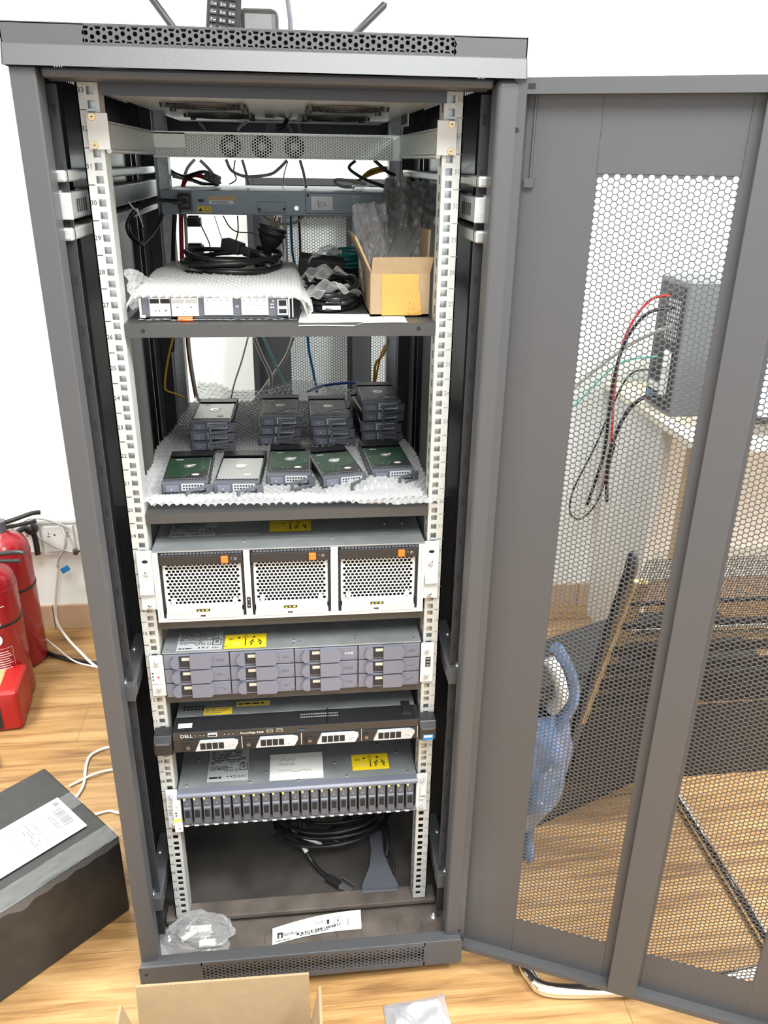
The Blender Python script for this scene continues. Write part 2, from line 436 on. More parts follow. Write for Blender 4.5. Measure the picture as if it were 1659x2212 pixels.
# fan tray
b = MB(); b.box(-.205, .212, -.035, .745, 1.461, 1.463); b.box(-.06,-.05,.3,.31,1.463,1.5265); b.box(.05,.06,.3,.31,1.463,1.5265)
tray = part('fan_tray', b, 'tray_metal', rack)
b = MB(); b.box(-.212, .219, -.038, -.0355, 1.4595, 1.484); part('tray_lip', b, 'frame_dark', tray)
for fx in (-.1, .1):
    for fy in (.13, .42):
        b = MB(); c = Vector((fx, fy, 1.4595))
        b.lathe([(.058,0),(.058,-.003),(.052,-.003),(.052,0)], c, 40)
        for r in (.043, .033, .023):
            b.tube([c + Vector((r*math.cos(2*PI*k/32), r*math.sin(2*PI*k/32), -.003)) for k in range(32)], .0014, 6, closed=True)
        for k in range(4):
            a = PI/4 + k*PI/2; d = Vector((math.cos(a), math.sin(a), 0)); b.tube([c + d*.012 + Z*-.003, c + d*.075 + Z*-.002], .0013, 6)
        b.disc(c, X, -Y_, .016, 20, lift=.004)
        f = part('fan_grille', b, 'black_plastic', tray)
        for k in range(4):
            a = PI/4 + k*PI/2; q = c + Vector((math.cos(a), math.sin(a), 0))*.075
            b = MB(); b.cyl(q, q - Z*.006, .0055, .0045, 12); part('screw', b, 'black_plastic', f)

# mounting rails
def rail(sx, Yp, front, name):
    b = MB()
    xo, xi, xc = sx*.2495, sx*.2245, sx*.2325
    hw = .0047; d = 1 if front else -1
    def strip(x0, x1, z0, z1):
        x0, x1 = sorted((x0, x1)); b.box(x0, x1, min(Yp, Yp+d*.002), max(Yp, Yp+d*.002), z0, z1)
    strip(xo, xc + sx*hw, .015, 1.479); strip(xc - sx*hw, xi, .015, 1.479)
    zs = sorted([u*.04445 + o for u in range(1, 34) for o in (-.015875, 0, .015875) if u*.04445+o < 1.478])
    prev = .015
    for z in zs:
        strip(xc - hw, xc + hw, prev, z - .0047); prev = z + .0047
    strip(xc - hw, xc + hw, prev, 1.479)
    x0, x1 = sorted((xi, xi - sx*.0018)); y0, y1 = sorted((Yp, Yp + d*.035)); b.box(x0, x1, y0, y1, .015, 1.479)   # return flange
    x0, x1 = sorted((xo, xo - sx*.0018)); b.box(x0, x1, y0, y1, .015, 1.479)
    r = part(name, b, 'zinc_rail', rack)
    b = MB(); x0, x1 = sorted((xo*.99, xi*1.01)); yb = Yp + d*.011; b.box(x0, x1, min(yb, yb+d*.0015), max(yb, yb+d*.0015), .33 if front else .015, 1.479)
    part('inner_web', b, 'zinc', r)
    if front:
        b = MB()
        for u in range(1, 34):
            b.text(('%02d' % u), (sx*.2441, Yp, u*.04445), X, Z, .0088, lift=.0004)
            if u < 33: b.rquad((sx*.2445, Yp, (u+.5)*.04445), X, Z, .0095, .0011, lift=.0004)
        part('unit_numbers', b, 'ink' if sx < 0 else 'ink_grey', r)
        b = MB()
        z = .03
        while z < 1.46:
            b.box(xi - sx*.0004 - .0016, xi - sx*.0004 + .0012, Yp + .012, Yp + .017, z, z + .012); z += .0222
        part('flange_slots', b, 'matte_black', r)
for sx in (-1, 1):
    rail(sx, 0.0, True, 'mounting_rail'); rail(sx, .65, False, 'rear_mounting_rail')

# depth braces left and right
for sx in (-1, 1):
    for (z0, z1, m) in ((1.316, 1.348, 'zinc'), (.577, .607, 'frame_black'), (.106, .138, 'frame_black')):
        b = MB(); x0, x1 = sorted((sx*.284, sx*.258)); b.box(x0, x1, -.06, .72, z0, z1)
        br = part('depth_brace', b, 'frame_black' if m != 'zinc' else 'sheet_metal', rack, .003)
        b = MB(); b.box(x0, x1, -.0615, -.058, z0, z1); part('end_cap', b, m, br, .001)
        xi = sx*.258
        for k in range(5):
            b = MB(); b.box(min(xi, xi-sx*.0006), max(xi, xi-sx*.0006), -.035+k*.012, -.029+k*.012, z0+.008, z1-.008)
            part('slot', b, 'matte_black', br)
        for y in (-.05, .05):
            b = MB(); q = Vector((sx*.266 + sx*.010, y, z1)); b.sphere(q, .006, 12, sc=(1,1,.6)); part('screw', b, 'steel', br)
        b = MB(); x0, x1 = sorted((sx*.286, sx*.262))
        if m == 'zinc':
            b.box(x0, x1, -.058, .70, z1+.012, z1+.026); b.box(x0, x1, -.058, .70, z0-.026, z0-.010)
            part('brace_flange', b, 'zinc', br, .003)

# added black baffles, block stray floor light in the gaps beside the rails
for sx in (-1, 1):
    b = MB(); x0, x1 = sorted((sx*.2945, sx*.2505)); b.box(x0, x1, .10, .1012, .0, .855); part('light_baffle', b, 'matte_black', rack)
# base
b = MB(); b.box(-.2945, .2945, .012, .78, -.022, .0); part('bottom_plate', b, 'dust_black', rack)
b = MB(); b.box(-.269, .269, -.004, .034, .001, .012); b.box(-.269, .269, .030, .034, -.02, .006)
part('bottom_crossbeam', b, 'dusty_brown', rack, .002)
b = MB(); b.box(-.297, .297, -.094, .012, -.016, -.0115); part('front_tray', b, 'dusty_brown', rack)
for px_ in (-.16, -.02, .10):                                                 # pressed knockouts in the tray
    b = MB(); b.lathe([(.026,0),(.026,.0012),(.0245,.0012),(.0245,0)], (px_+.11, -.045, -.0115), 32); part('knockout', b, 'dusty_brown', rack)
b = MB(); b.box(-.3, .3, -.112, -.088, .019, .024); b.box(-.3, .3, -.092, -.089, -.012, .02); part('sill', b, 'frame_black', rack, .002)
b = MB()
b.hexplate((-.19,-.1125,-.026), X, Z, .42, .042, .0072, .72, .0012, sides=12, rfun=lambda cx, cy: max(.3, .88 - 1.0*abs(cy/.042-.5)))
b.box(-.302, -.188, -.1135, -.112, -.036, .0235); b.box(.228, .302, -.1135, -.112, -.036, .0235)
b.box(-.19, .23, -.1135, -.112, -.036, -.025); b.box(-.19, .23, -.1135, -.112, .0165, .0235); b.box(-.3, .3, -.112, -.09, -.036, -.033)
pl = part('plinth', b, 'frame_black', rack)
b = MB(); b.disc((-.290,-.1138,.006), X, Z, .003, 12); part('screw_hole', b, 'matte_black', pl)
for (cx, cy) in ((-.24, -.04), (.215, -.06), (-.24, .7), (.24, .7)):
    b = MB(); b.box(cx-.03, cx+.03, cy-.03, cy+.03, -.040, -.034); b.prism([(-.012,-.036),(.022,-.036),(.030,-.052),(.020,-.060),(-.004,-.056)], (cx-.010,cy,0), (1,0,0), (0,0,1), (0,.0015,0)); b.prism([(-.012,-.036),(.022,-.036),(.030,-.052),(.020,-.060),(-.004,-.056)], (cx-.010,cy-.022,0), (1,0,0), (0,0,1), (0,.0015,0))
    c = part('caster', b, 'zinc', rack, .0004)
    b = MB(); b.cyl((cx, cy-.017, FZ+.0175), (cx, cy-.004, FZ+.0175), .0175, n=24); part('wheel', b, 'rubber_black', c)
for bx in (-.262, .262):
    b = MB(); b.cyl((bx,-.026,-.0115),(bx,-.026,-.008),.009,n=20); b.cyl((bx,-.026,-.008),(bx,-.026,-.002),.0065,n=6); b.cyl((bx,-.026,-.002),(bx,-.026,.004),.0035,n=12)
    part('bolt', b, 'steel', rack)

# ------------------------------------------------------------------ perforated doors
def perforated_door(root, T, parent_name, H, wd, z0=0.0, m='frame_black'):
    """local frame: x across the leaf, y towards the viewer is -y, z up"""
    b = MB(); b.T = T
    b.box(-.010, .0065, -.001, .022, z0, z0+H); b.box(wd-.0175, wd, -.001, .022, z0, z0+H)                   # side lips
    b.box(.0065, wd-.0175, -.001, .022, z0+H-.018, z0+H); b.box(.0065, wd-.0175, -.001, .022, z0, z0+.012)
    y0, y1 = .0185, .0215
    mz0, mz1 = z0+.096, z0+1.396*H/1.502
    xs = [(.0065, .0985), (.2665, .336), (.5165, wd-.0175)]
    for a, c in xs: b.box(a, c, y0, y1, z0, z0+H)
    for a, c in ((.0985, .2665), (.336, .5165)):
        b.box(a-.001, c+.001, y0, y1, z0, mz0); b.box(a-.001, c+.001, y0, y1, mz1, z0+H)
    d = part(parent_name, b, m, root, 0)
    for a, c in ((.0985, .2665), (.336, .5165)):
        b = MB(); b.T = T
        b.hexplate((a+.001, y0+.0008, mz0), X, Z, c-a-.002, mz1-mz0, .0069, .83, .0012)
        part('perforated_panel', b, m, d)
    b = MB(); b.T = T
    b.box(.2795, .3285, -.003, .0, z0+.002, z0+H-.018); b.box(.2795, .2815, .0, .0185, z0+.002, z0+H-.018); b.box(.3265, .3285, .0, .0185, z0+.002, z0+H-.018)
    part('stiffener', b, m, d, .001)
    b = MB(); b.T = T
    b.rquad((.012, -.0014, z0+H-.0095), X, Z, .009, .006); b.disc((-.003, -.0014, z0+H-.058), X, Z, .0032, 12); b.disc((-.003,-.0014, z0+.05), X, Z, .0032, 12)
    part('lip_hole', b, 'matte_black', d)
    return d
th = math.radians(24)
TD = Matrix.Translation((.3, -.1, 0)) @ Matrix.Rotation(-th, 4, 'Z')
dr = perforated_door(rack, TD, 'front_door', 1.502, .60, z0=-.016)
b = MB(); b.T = TD
b.cyl((.016, .0165, 1.372), (.016, .0165, 1.466), .0016, n=8); b.box(.009, .021, .013, .0185, 1.362, 1.373); part('hinge_pin', b, 'frame_black', dr)

rd_base = (.2, 1.135, FZ)
rdr = thing('cabinet_door', 'loose perforated cabinet door leaning on the white wall behind the rack', 'door', rd_base)
lean = math.radians(3.6)
TR = Matrix.Translation((-.09, 1.13, FZ)) @ Matrix.Rotation(-lean, 4, 'X')
perforated_door(rdr, TR, 'door_frame', 1.412, .60, m='frame_dark')
# ------------------------------------------------------------------ labels shared by the enclosures
def info_label(O, U, V, w, h, parent, m='silver_label', lift=.0006, name='data_label'):
    O, U, V = Vector(O), Vector(U), Vector(V)
    b = MB(); b.rquad(O, U, V, w, h, 0, lift)
    b.dashes(O - U*w*.45 + V*h*.02, U, V, w*.88, h*.44, 8, 1, lift=lift+.0004)
    b.dashes(O - U*w*.45 - V*h*.16, U, V, w*.55, h*.14, 3, 1, lift=lift+.0004)
    b.dashes(O - U*w*.45 - V*h*.42, U, V, w*.3, h*.07, 1, 1, fill=1.3, lift=lift+.0004, dens=1)
    for i in range(3): b.disc(O + U*w*(-.05+.13*i) - V*h*.17, U, V, w*.045, 14, 1, lift+.0004)
    for i in range(3): b.disc(O + U*w*(-.05+.13*i) - V*h*.17, U, V, w*.03, 14, 0, lift+.0006)
    b.text('CE', O + U*w*.16 - V*h*.38, U, V, min(h,w)*.12, 1, lift+.0004); b.text('EAC', O + U*w*.37 - V*h*.38, U, V, min(h,w)*.125, 1, lift+.0004)
    c = O + U*w*.38 - V*h*.08; s = w*.09                                                      # box with an 8
    for (a, q, ww, hh) in ((0,1,2.2,.22),(0,-1,2.2,.22),(-1,0,.22,2.2),(1,0,.22,2.2)): b.rquad(c + U*s*a + V*s*q*1.25, U, V, s*ww, s*hh*1.2, 1, lift+.0004)
    b.text('8', c, U, V, s*2.0, 1, lift+.0005)
    for tx in (.0, .08): b.poly(O + U*w*(tx) - V*h*.36, U, V, [(-w*.03,-w*.026),(w*.03,-w*.026),(0,w*.03)], 1, lift+.0004)
    return part(name, b, [m, 'ink'], parent)
def lift_label(O, U, V, w, h, parent):                     # yellow two-person lift label
    O, U, V = Vector(O), Vector(U), Vector(V)
    b = MB(); b.rquad(O, U, V, w, h, 0, .0006); L = .001
    s = h
    tri = lambda c, r: [(c[0]-r, c[1]-r*.75), (c[0]+r, c[1]-r*.75), (c[0], c[1]+r)]
    b.poly(O, U, V, tri((0, s*.33), s*.12), 1, L); b.poly(O, U, V, tri((0, s*.325), s*.085), 0, L+.0002); b.rquad(O + V*s*.32, U, V, s*.02, s*.08, 1, L+.0004)
    b.rquad(O - V*s*.07, U, V, s*.045, s*.5, 1, L)
    b.disc(O - U*w*.16 + V*s*.24, U, V, s*.055, 14, 1, L); b.disc(O + U*w*.2 + V*s*.26, U, V, s*.055, 14, 1, L)
    b.disc(O - U*w*.22 - V*s*.17, U, V, w*.12, 18, 2, L, r2=s*.08); b.dashes(O - U*w*.4 + V*s*.1, U, V, w*.12, s*.14, 2, 1, lift=L)
    for q in (-1, 1):                                       # two bent figures lifting
        c = O + U*(w*.25 + q*w*.1) - V*s*.08
        pts = [(0, s*.10), (q*-s*.02, s*.0), (q*s*.07, -s*.08), (q*-s*.02, -s*.2)]
        b.disc(c + U*(-q*s*.05) + V*s*.13, U, V, s*.035, 10, 1, L)
        for (p0, p1) in (((-q*s*.02, s*.10), (q*s*.06, -s*.03)), ((q*s*.06, -s*.03), (-q*s*.02, -s*.12)), ((-q*s*.02, -s*.12), (q*s*.05, -s*.22)), ((-q*s*.01, s*.07), (-q*s*.09, -s*.03))):
            d = Vector((p1[0]-p0[0], p1[1]-p0[1])); n = Vector((-d.y, d.x)).normalized()*s*.024
            b.poly(c, U, V, [(p0[0]-n.x, p0[1]-n.y), (p1[0]-n.x, p1[1]-n.y), (p1[0]+n.x, p1[1]+n.y), (p0[0]+n.x, p0[1]+n.y)], 1, L)
    return part('lift_warning_label', b, ['yellow', 'ink', 'yellow_pale'], parent)
def thumb_screw(q, parent, dx=.010):
    b = MB(); q = Vector(q); d = Vector((dx, -.016, .012)).normalized()
    b.cyl(q, q + d*.006, .0045, n=14); b.tube([q + d*.005, q + d*.016, q + d*.019], [.0034, .0034, .0022], 14)
    return part('thumb_screw', b, 'steel', parent)
def scrib(b, pts, r=.0005, m=0): b.tube(spline(pts, 4), r, 5, m)

# ------------------------------------------------------------------ shelves in the rack
def rack_shelf(z, y0, y1, lip, label, m='shelf_black', holes=True):
    t = thing('rack_shelf', label, 'shelf', (0, .3, z-lip), 'rack shelves')
    b = MB(); b.box(-.2225, .2225, y0, y0+.0016, z-lip, z); b.box(-.2225, .2225, y0+.0016, y1, z-.0016, z)
    b.box(-.2225, -.221, y0+.0016, y1, z-lip, z-.0016); b.box(.221, .2225, y0+.0016, y1, z-lip, z-.0016)
    s = part('tray', b, m, t)
    if holes:
        b = MB(); b.disc((-.197, y0-.0004, z-lip*.5), X, Z, .003, 12); b.disc((.197, y0-.0004, z-lip*.45), X, Z, .003, 12); part('lip_hole', b, 'matte_black', t)
    return t
rack_shelf(1.174, -.002, .62, .019, 'black rack shelf carrying the small cardboard box and the bubble-wrapped module')
sh = rack_shelf(.882, -.002, .635, .0165, 'black rack shelf carrying the bubble wrap sheet with hard drives', holes=False)
b = MB()
for k in range(9): b.obox((-.15+k*.016, .60, .8824), (.007,-.006,0), (.0012,.0014,0), (0,0,.0002))
part('vent_slot', b, 'matte_black', sh)
rack_shelf(.692, .0, .55, .018, 'black rack shelf edge directly under the three-module enclosure', holes=False)
rack_shelf(.542, .0, .55, .016, 'black rack shelf edge directly under the twelve-drive enclosure', holes=False)
rack_shelf(.4335, .0, .55, .015, 'black rack shelf edge directly under the one-unit server', holes=False)

# ------------------------------------------------------------------ pale vented appliance at the top
ap = thing('rack_appliance', 'pale vented one-unit appliance on slide rails at the top of the rack', 'server', (0, .5, 1.390))
b = MB(); b.box(-.219, .219, .408, .69, 1.391, 1.432); b.box(-.219, -.2175, .4, .408, 1.391, 1.432); b.box(.2175, .219, .4, .408, 1.391, 1.432); b.box(-.219, .219, .3985, .4025, 1.4305, 1.4325); part('chassis', b, 'zinc', ap)
b = MB(); b.box(-.219, -.163, .3988, .4, 1.4065, 1.4305); b.box(.2035, .219, .3988, .4, 1.391, 1.4305); b.box(-.219, .2035, .3988, .4, 1.4285, 1.4305); b.box(-.219,.2035,.3988,.4,1.391,1.3925)
b.hexplate((-.163, .3988, 1.3925), X, Z, .3665, .036, .0044, .72, .0012, ring=False)
b.hexplate((-.2185, .3988, 1.3925), X, Z, .0555, .0125, .0044, .78, .0012, ring=False)
part('vent_panel', b, 'appliance_pale', ap)
b = MB(); b.box(-.2175, .2175, .4065, .4075, 1.391, 1.431); part('inner_wall', b, 'white_metal', ap)
for fx in (-.085, -.030, .027):
    b = MB(); c = Vector((fx, .4035, 1.4105))
    b.lathe([(.007,0),(.0185,0),(.0185,.0006),(.007,.0006)], c, 28, axis=(0,-1,0)); part('fan', b, 'matte_black', ap)
b = MB(); b.box(-.02, .02, .41, .45, 1.432, 1.4322); part('top_latch', b, 'ink', ap)
for sx in (-1, 1):
    b = MB()
    x0, x1 = sorted((sx*.2155, sx*.2195)); b.box(x0, x1, .003, .40, 1.400, 1.430); b.box(min(sx*.2155, sx*.221), max(sx*.2155, sx*.221), .003, .40, 1.4295, 1.4325)
    b.tube([(sx*.2175, .004, 1.3975), (sx*.2175, .40, 1.3975)], .0035, 8)
    sl = part('slide_rail', b, 'zinc', ap)
    b = MB(); x0, x1 = sorted((sx*.2405, sx*.2135)); b.box(x0, x1, -.006, -.0045, 1.3985, 1.4415)
    x0, x1 = sorted((sx*.2405, sx*.222)); b.box(x0, x1, -.0045, -.002, 1.3985, 1.4415)
    part('mounting_bracket', b, 'white_metal', sl, .002)
    for z in (1.4366, 1.4035):
        b = MB(); b.cyl((sx*.2325, -.006, z), (sx*.2325, -.009, z), .0048, .0042, 16); b.rquad((sx*.2325, -.0092, z), X, Z, .005, .0009, 1); b.rquad((sx*.2325, -.0092, z), X, Z, .0009, .005, 1)
        part('screw', b, ['brass', 'ink_grey'], sl)

# ------------------------------------------------------------------ grey switch (rear side faces the front)
sw = thing('network_switch', 'blue-grey one-unit network switch with a black power cord plugged in', 'network switch', (0, .6, 1.293))
b = MB(); b.box(-.2195, .2195, .45, .78, 1.2935, 1.336); b.box(-.2195, -.211, .4485, .45, 1.2935, 1.336)
part('chassis', b, 'blue_grey', sw, .0008)
b = MB(); b.box(.0455, .2125, .4475, .4505, 1.297, 1.3335); bp = part('blank_panel', b, 'blue_grey', sw, .0015)
b = MB(); b.rquad((.0765, .4472, 1.3155), X, Z, .040, .024, 0); 
scrib(b, [(.066,.4467,1.318),(.070,.4467,1.314),(.070,.4467,1.322),(.070,.4467,1.308),(.076,.4467,1.319),(.072,.4467,1.309),(.082,.4467,1.313),(.078,.4467,1.317),(.086,.4467,1.310)], .0004, 1)
part('handwritten_sticker', b, ['white_plastic', 'ink_grey'], bp)
b = MB(); b.text('RPS 675', (.140, .4473, 1.3275), X, Z, .0042, 0); b.disc((.137, .4472, 1.3135), X, Z, .0045, 16, 1, r2=.0015); b.rquad((.137,.4472,1.3205), X, Z, .0012, .004, 0)
part('printed_text', b, ['ink_white', 'ink'], bp)
for q in ((.0505, 1.329), (.2065, 1.3165), (-.0405, 1.3035), (.0055, 1.3045), (-.186, 1.2985), (.0285, 1.3065)):
    b = MB(); b.cyl((q[0], .4475, q[1]), (q[0], .446, q[1]), .0026 if q[0] != .0285 else .0042, n=12); part('screw', b, 'ink' if q[0] != .0285 else 'steel', sw)
b = MB(); b.box(-.044, .009, .4482, .45, 1.2975, 1.3175); part('cover_plate', b, 'blue_grey', sw, .001)
b = MB(); b.box(-.1895, -.163, .4475, .4505, 1.2985, 1.3335); b.box(-.187, -.1655, .4468, .4476, 1.302, 1.331, 1); part('power_socket', b, ['slate', 'black_plastic'], sw)
b = MB(); b.rquad((-.142, .4496, 1.3028), X, Z, .025, .0105, 0); b.poly((-.149,.4494,1.3028), X, Z, [(-.004,-.0035),(.004,-.0035),(0,.0038)], 1); b.rquad((-.137,.4494,1.3028), X, Z, .009, .006, 1); b.rquad((-.137,.4492,1.3028), X, Z, .0072, .0045, 0)
part('warning_sticker', b, ['yellow', 'ink'], sw)
b = MB(); b.rquad((-.108, .4496, 1.3225), X, Z, .050, .0075, 0); b.rquad((-.1105, .4496, 1.3155), X, Z, .045, .006, 1); b.barcode((-.127,.4495,1.3135), X, Z, .032, .0036, 2)
part('asset_sticker', b, ['wood_light', 'silver_label', 'ink_grey'], sw)
b = MB(); b.rquad((-.1475,.4496,1.318), X, Z, .010, .005, 0); b.disc((-.1435,.4494,1.318), X, Z, .0022, 10, 1); part('switch_slot', b, ['ink', 'black_plastic'], sw)
b = MB(); b.box(-.020,.002,.4493,.4501,1.3275,1.3278); b.box(-.018,-.006,.4493,.4501,1.3245,1.3248); part('moulded_mark', b, 'slate', sw)

# ------------------------------------------------------------------ enclosure with three power modules
en = thing('storage_enclosure', 'silver storage enclosure with three perforated modules and orange latches', 'storage enclosure', (0, .2, .694))
b = MB(); b.box(-.2175, .2175, .032, .46, .694, .8215); b.box(-.2175, .2175, -.008, .032, .8165, .8215); b.box(-.2175,-.2165,.004,.032,.694,.8165); b.box(.2165,.2175,.004,.032,.694,.8165); b.box(-.2175, .2175, -.012, .004, .8195, .8222); part('chassis', b, 'sheet_metal', en, .0006)
b = MB()
for (a, c) in ((-.2175,-.2085), (-.0755,-.0655), (.0635,.0755), (.2075,.2175)):
    b.box(a, c, -.012, .004, .694, .8195)
    b.box((a+c)/2-.0008, (a+c)/2+.0008, -.0128, -.0118, .696, .8185, 1)
b.box(-.2175, .2175, -.013, .004, .694, .7)
part('front_frame', b, ['white_metal', 'silver_label'], en, .0004)
for (a, c) in ((-.2075,-.0765), (-.0645,.0625), (.0765,.2065)):
    b = MB(); b.box(a, c, .02, .03, .7, .8195, 0); b.box(a, a+.0035, -.010, .02, .7, .8195, 0); b.box(c-.0035, c, -.010, .02, .7, .8195, 0); b.box(a,c,-.002,.02,.8165,.8195,0)
    md = part('power_module', b, 'matte_black', en)
    w = c - a
    b = MB(); b.box(a+.001, c-.001, -.016, -.004, .7985, .8155); part('handle_bar', b, 'black_plastic', md, .0012)
    b = MB()
    for k in range(int(w/.0055)): b.box(a+.004+k*.0055, a+.0082+k*.0055, -.0135, -.0085, .8158, .8182)
    part('grip_rib', b, 'slate', md)
    b = MB(); b.box(c-.034, c-.0225, -.0205, -.0155, .8015, .8135); part('latch', b, 'orange', md, .0015)
    b = MB(); b.text('!', (c-.0175, -.0161, .808), X, Z, .006, 0); b.disc((c-.0115, -.0164, .8075), X, Z, .0022, 12, 0); b.disc((c-.0115,-.0166,.8075), X, Z, .0015, 12, 1); part('status_mark', b, ['silver_label', 'ink'], md)
    b = MB(); b.hexplate((c-.0065, -.006, .7225), Z, -X, .0745, w-.013, .0056, .82, .001, ring=True, sides=12); part('mesh_plate', b, 'white_metal', md)
    b = MB(); b.prism([(-.006,.7225),(-.012,.7215),(-.0165,.7125),(-.0165,.7085),(-.006,.7085)], (a+.0055,0,0), (0,1,0), (0,0,1), (w-.011,0,0)); b.box(a+.004, c-.004, -.0155, -.006, .701, .7085)
    for k in range(16): b.box(a+.009+k*(w-.018)/15.5, a+.011+k*(w-.018)/15.5, -.0170, -.0160, .7095, .7125, 1)
    part('front_lip', b, ['white_metal', 'zinc'], md)
    b = MB(); b.rquad(((a+c)/2-.002, -.0172, .7165), X, Z, .022, .005, 0)
    b.poly(((a+c)/2-.009, -.0174, .7163), X, Z, [(-.002,-.0018),(.002,-.0018),(0,.002)], 1); b.disc(((a+c)/2+.004,-.0174,.7165), X, Z, .0024, 12, 1, r2=.0014); b.rquad(((a+c)/2-.003,-.0174,.7165), X, Z, .003, .002, 1)
    b.rquad(((a+c)/2-.003, -.0158, .7052), X, Z, .008, .003, 0); b.disc(((a+c)/2-.004,-.016,.7052), X, Z, .0009, 8, 2)
    part('warning_label', b, ['ink', 'yellow', 'red_led'], md)
    for cx in (a+.016, c-.016):
        b = MB(); b.box(cx-.0035, cx+.0035, -.0105, -.006, .724, .733); part('catch', b, 'white_plastic', md, .001)
b = MB(); b.box(-.0735,-.0675,-.0135,-.0118,.715,.735); b.disc((-.0705,-.0137,.731), X, Z, .001, 8, 1); b.disc((-.0705,-.0137,.720), X, Z, .001, 8, 1); part('indicator_strip', b, ['ink', 'white_plastic'], en)
for sx in (-1, 1):
    b = MB(); x0, x1 = sorted((sx*.2425, sx*.2175)); b.box(x0, x1, -.0065, -.0045, .715, .8215)
    e = part('mounting_ear', b, 'white_metal', en, .0008)
    b = MB(); b.prism([(-.0065,.762),(-.016,.757),(-.016,.747),(-.0065,.742)], (x0+.002,0,0), (0,1,0), (0,0,1), (x1-x0-.004,0,0)); part('ear_grip', b, 'white_metal', e, .002)
    b = MB(); b.disc((sx*.230,-.0067,.8025), X, Z, .0048, 14, r2=.003); part('ear_slot', b, 'matte_black', e)
    for z in (.782, .722): thumb_screw((sx*.230, -.0065, z), e, -.004*sx)
info_label((-.160, .066, .8218), X, Y_, .074, .05, en)
lift_label((.0, .070, .8218), X, Y_, .070, .043, en)
b = MB(); b.rquad((-.083, .045, .8222), X, Y_, .068, .004); part('white_strip_label', b, 'silver_label', en)
for q in ((-.075,.018), (.068,.018), (.16,.07), (.19,.07)):
    b = MB(); b.cyl((q[0],q[1],.8216),(q[0],q[1],.8226),.0026,n=12); part('rivet', b, 'steel', en)

# ------------------------------------------------------------------ twelve-drive enclosure
tw = thing('drive_enclosure', 'drive enclosure with twelve lilac-grey caddies in three rows', 'disk enclosure', (0, .2, .545))
b = MB(); b.box(-.2185, .2175, .004, .46, .545, .6335); b.box(-.2185, .2175, -.011, .004, .6315, .634); part('chassis', b, 'sheet_metal', tw, .0006)
b = MB(); b.box(-.2185, .2175, -.002, .004, .545, .6315); part('bay_front', b, 'lilac_dark', tw)
cb = [-.2175, -.1085, .0, .1085, .2165]
def lff_carrier(a, c, z0, z1, txt):
    w = c - a - .0018; h = z1 - z0; a += .0009; yf = -.012
    b = MB(); b.box(a, a+w, yf, -.001, z0+.0006, z1-.0018); k = part('drive_caddy', b, 'lilac_grey', tw, .0008)
    b = MB(); b.box(a+w*.235, a+w*.40, yf-.0003, yf+.002, z0+.003, z1-.0045); part('recess', b, 'ink', k)
    b = MB(); b.box(a+w*.275, a+w*.395, yf-.0012, yf, z0+h*.55, z1-.0075); part('window', b, 'zinc', k)
    b = MB(); zz0, zz1 = z0+.0010, z1-.0022; zm = (zz0+zz1)/2; hh = (zz1-zz0)/2
    pr = [(0,-hh), (w*.30,-hh), (w*.335,-hh*.5), (w*.345,0), (w*.335,hh*.5), (w*.30,hh), (0,hh)]
    b.prism(pr, (a+w*.40, yf-.006, zm), X, Z, (0,.006,0)); part('lever', b, 'lilac_grey', k, .0018, seg=3)
    b = MB()
    b.prism([(w*.05,-hh*.85),(w*.13,-hh*.85),(w*.13,hh*.85),(w*.05,hh*.85),(w*.012,hh*.45),(0,0),(w*.012,-hh*.45)], (a+w*.10, yf-.006, zm), X, Z, (0,.006,0)); part('lever_pivot', b, 'lilac_grey', k, .0018, seg=3)
    b = MB(); b.rquad((a+w*.87, yf-.0004, zm), X, Z, w*.2, hh*1.5, 0)
    if txt: b.text(txt, (a+w*.86, yf-.0006, zm+.001), X, Z, .0062, 1, .0002)
    else: b.dashes((a+w*.80, yf-.0006, zm-.003), X, Z, w*.13, .006, 2, 2, lift=.0002)
    b.disc((a+w*.975, yf-.0006, z0+.004), X, Z, .0016, 10, 2, .0002)
    part('capacity_label', b, ['lilac_grey', 'ink_white', 'lilac_dark'], k)
for r in range(3):
    z0 = .5455 + (2-r)*.0287
    for c in range(4): lff_carrier(cb[c], cb[c+1], z0, z0+.0287, '4.0TB' if (r == 0 and c == 2) else None)
for sx in (-1, 1):
    b = MB(); x0, x1 = sorted((sx*.2415, sx*.2185)); b.box(x0, x1, -.0065, -.0045, .546, .627); e = part('mounting_ear', b, 'white_metal', tw, .0008)
    for z in (.612, .560): thumb_screw((sx*.230, -.0065, z), e, -.003*sx)
    b = MB()
    if sx < 0:
        b.box(-.2405, -.222, -.0085, -.0065, .572, .598)
        for i in range(3): b.disc((-.2375, -.0088, .5935-.0065*i), X, Z, .0016, 10, 1)
        b.disc((-.2285, -.0088, .5855), X, Z, .0020, 10, 2); part('status_panel', b, ['white_plastic', 'ink', 'red_led'], e)
    else:
        b.rquad((.2315, -.0068, .588), X, Z, .009, .020, 0)
        for i in range(3): b.rquad((.2315, -.007, .5945-.0065*i), X, Z, .0055, .002, 1)
        part('serial_label', b, ['ink', 'silver_label'], e)
info_label((-.1585, .020, .634), X, Y_, .075, .056, tw)
lift_label((-.082, .0145, .634), X, Y_, .070, .044, tw)
for q in ((-.21,-.001), (-.115,-.001), (-.0, -.001), (.01,.006), (.105,.006), (.205,-.001), (.0,.012), (.105,.012)):
    b = MB(); b.cyl((q[0],q[1],.6335),(q[0],q[1],.6347),.002,n=10); part('rivet', b, 'steel', tw)

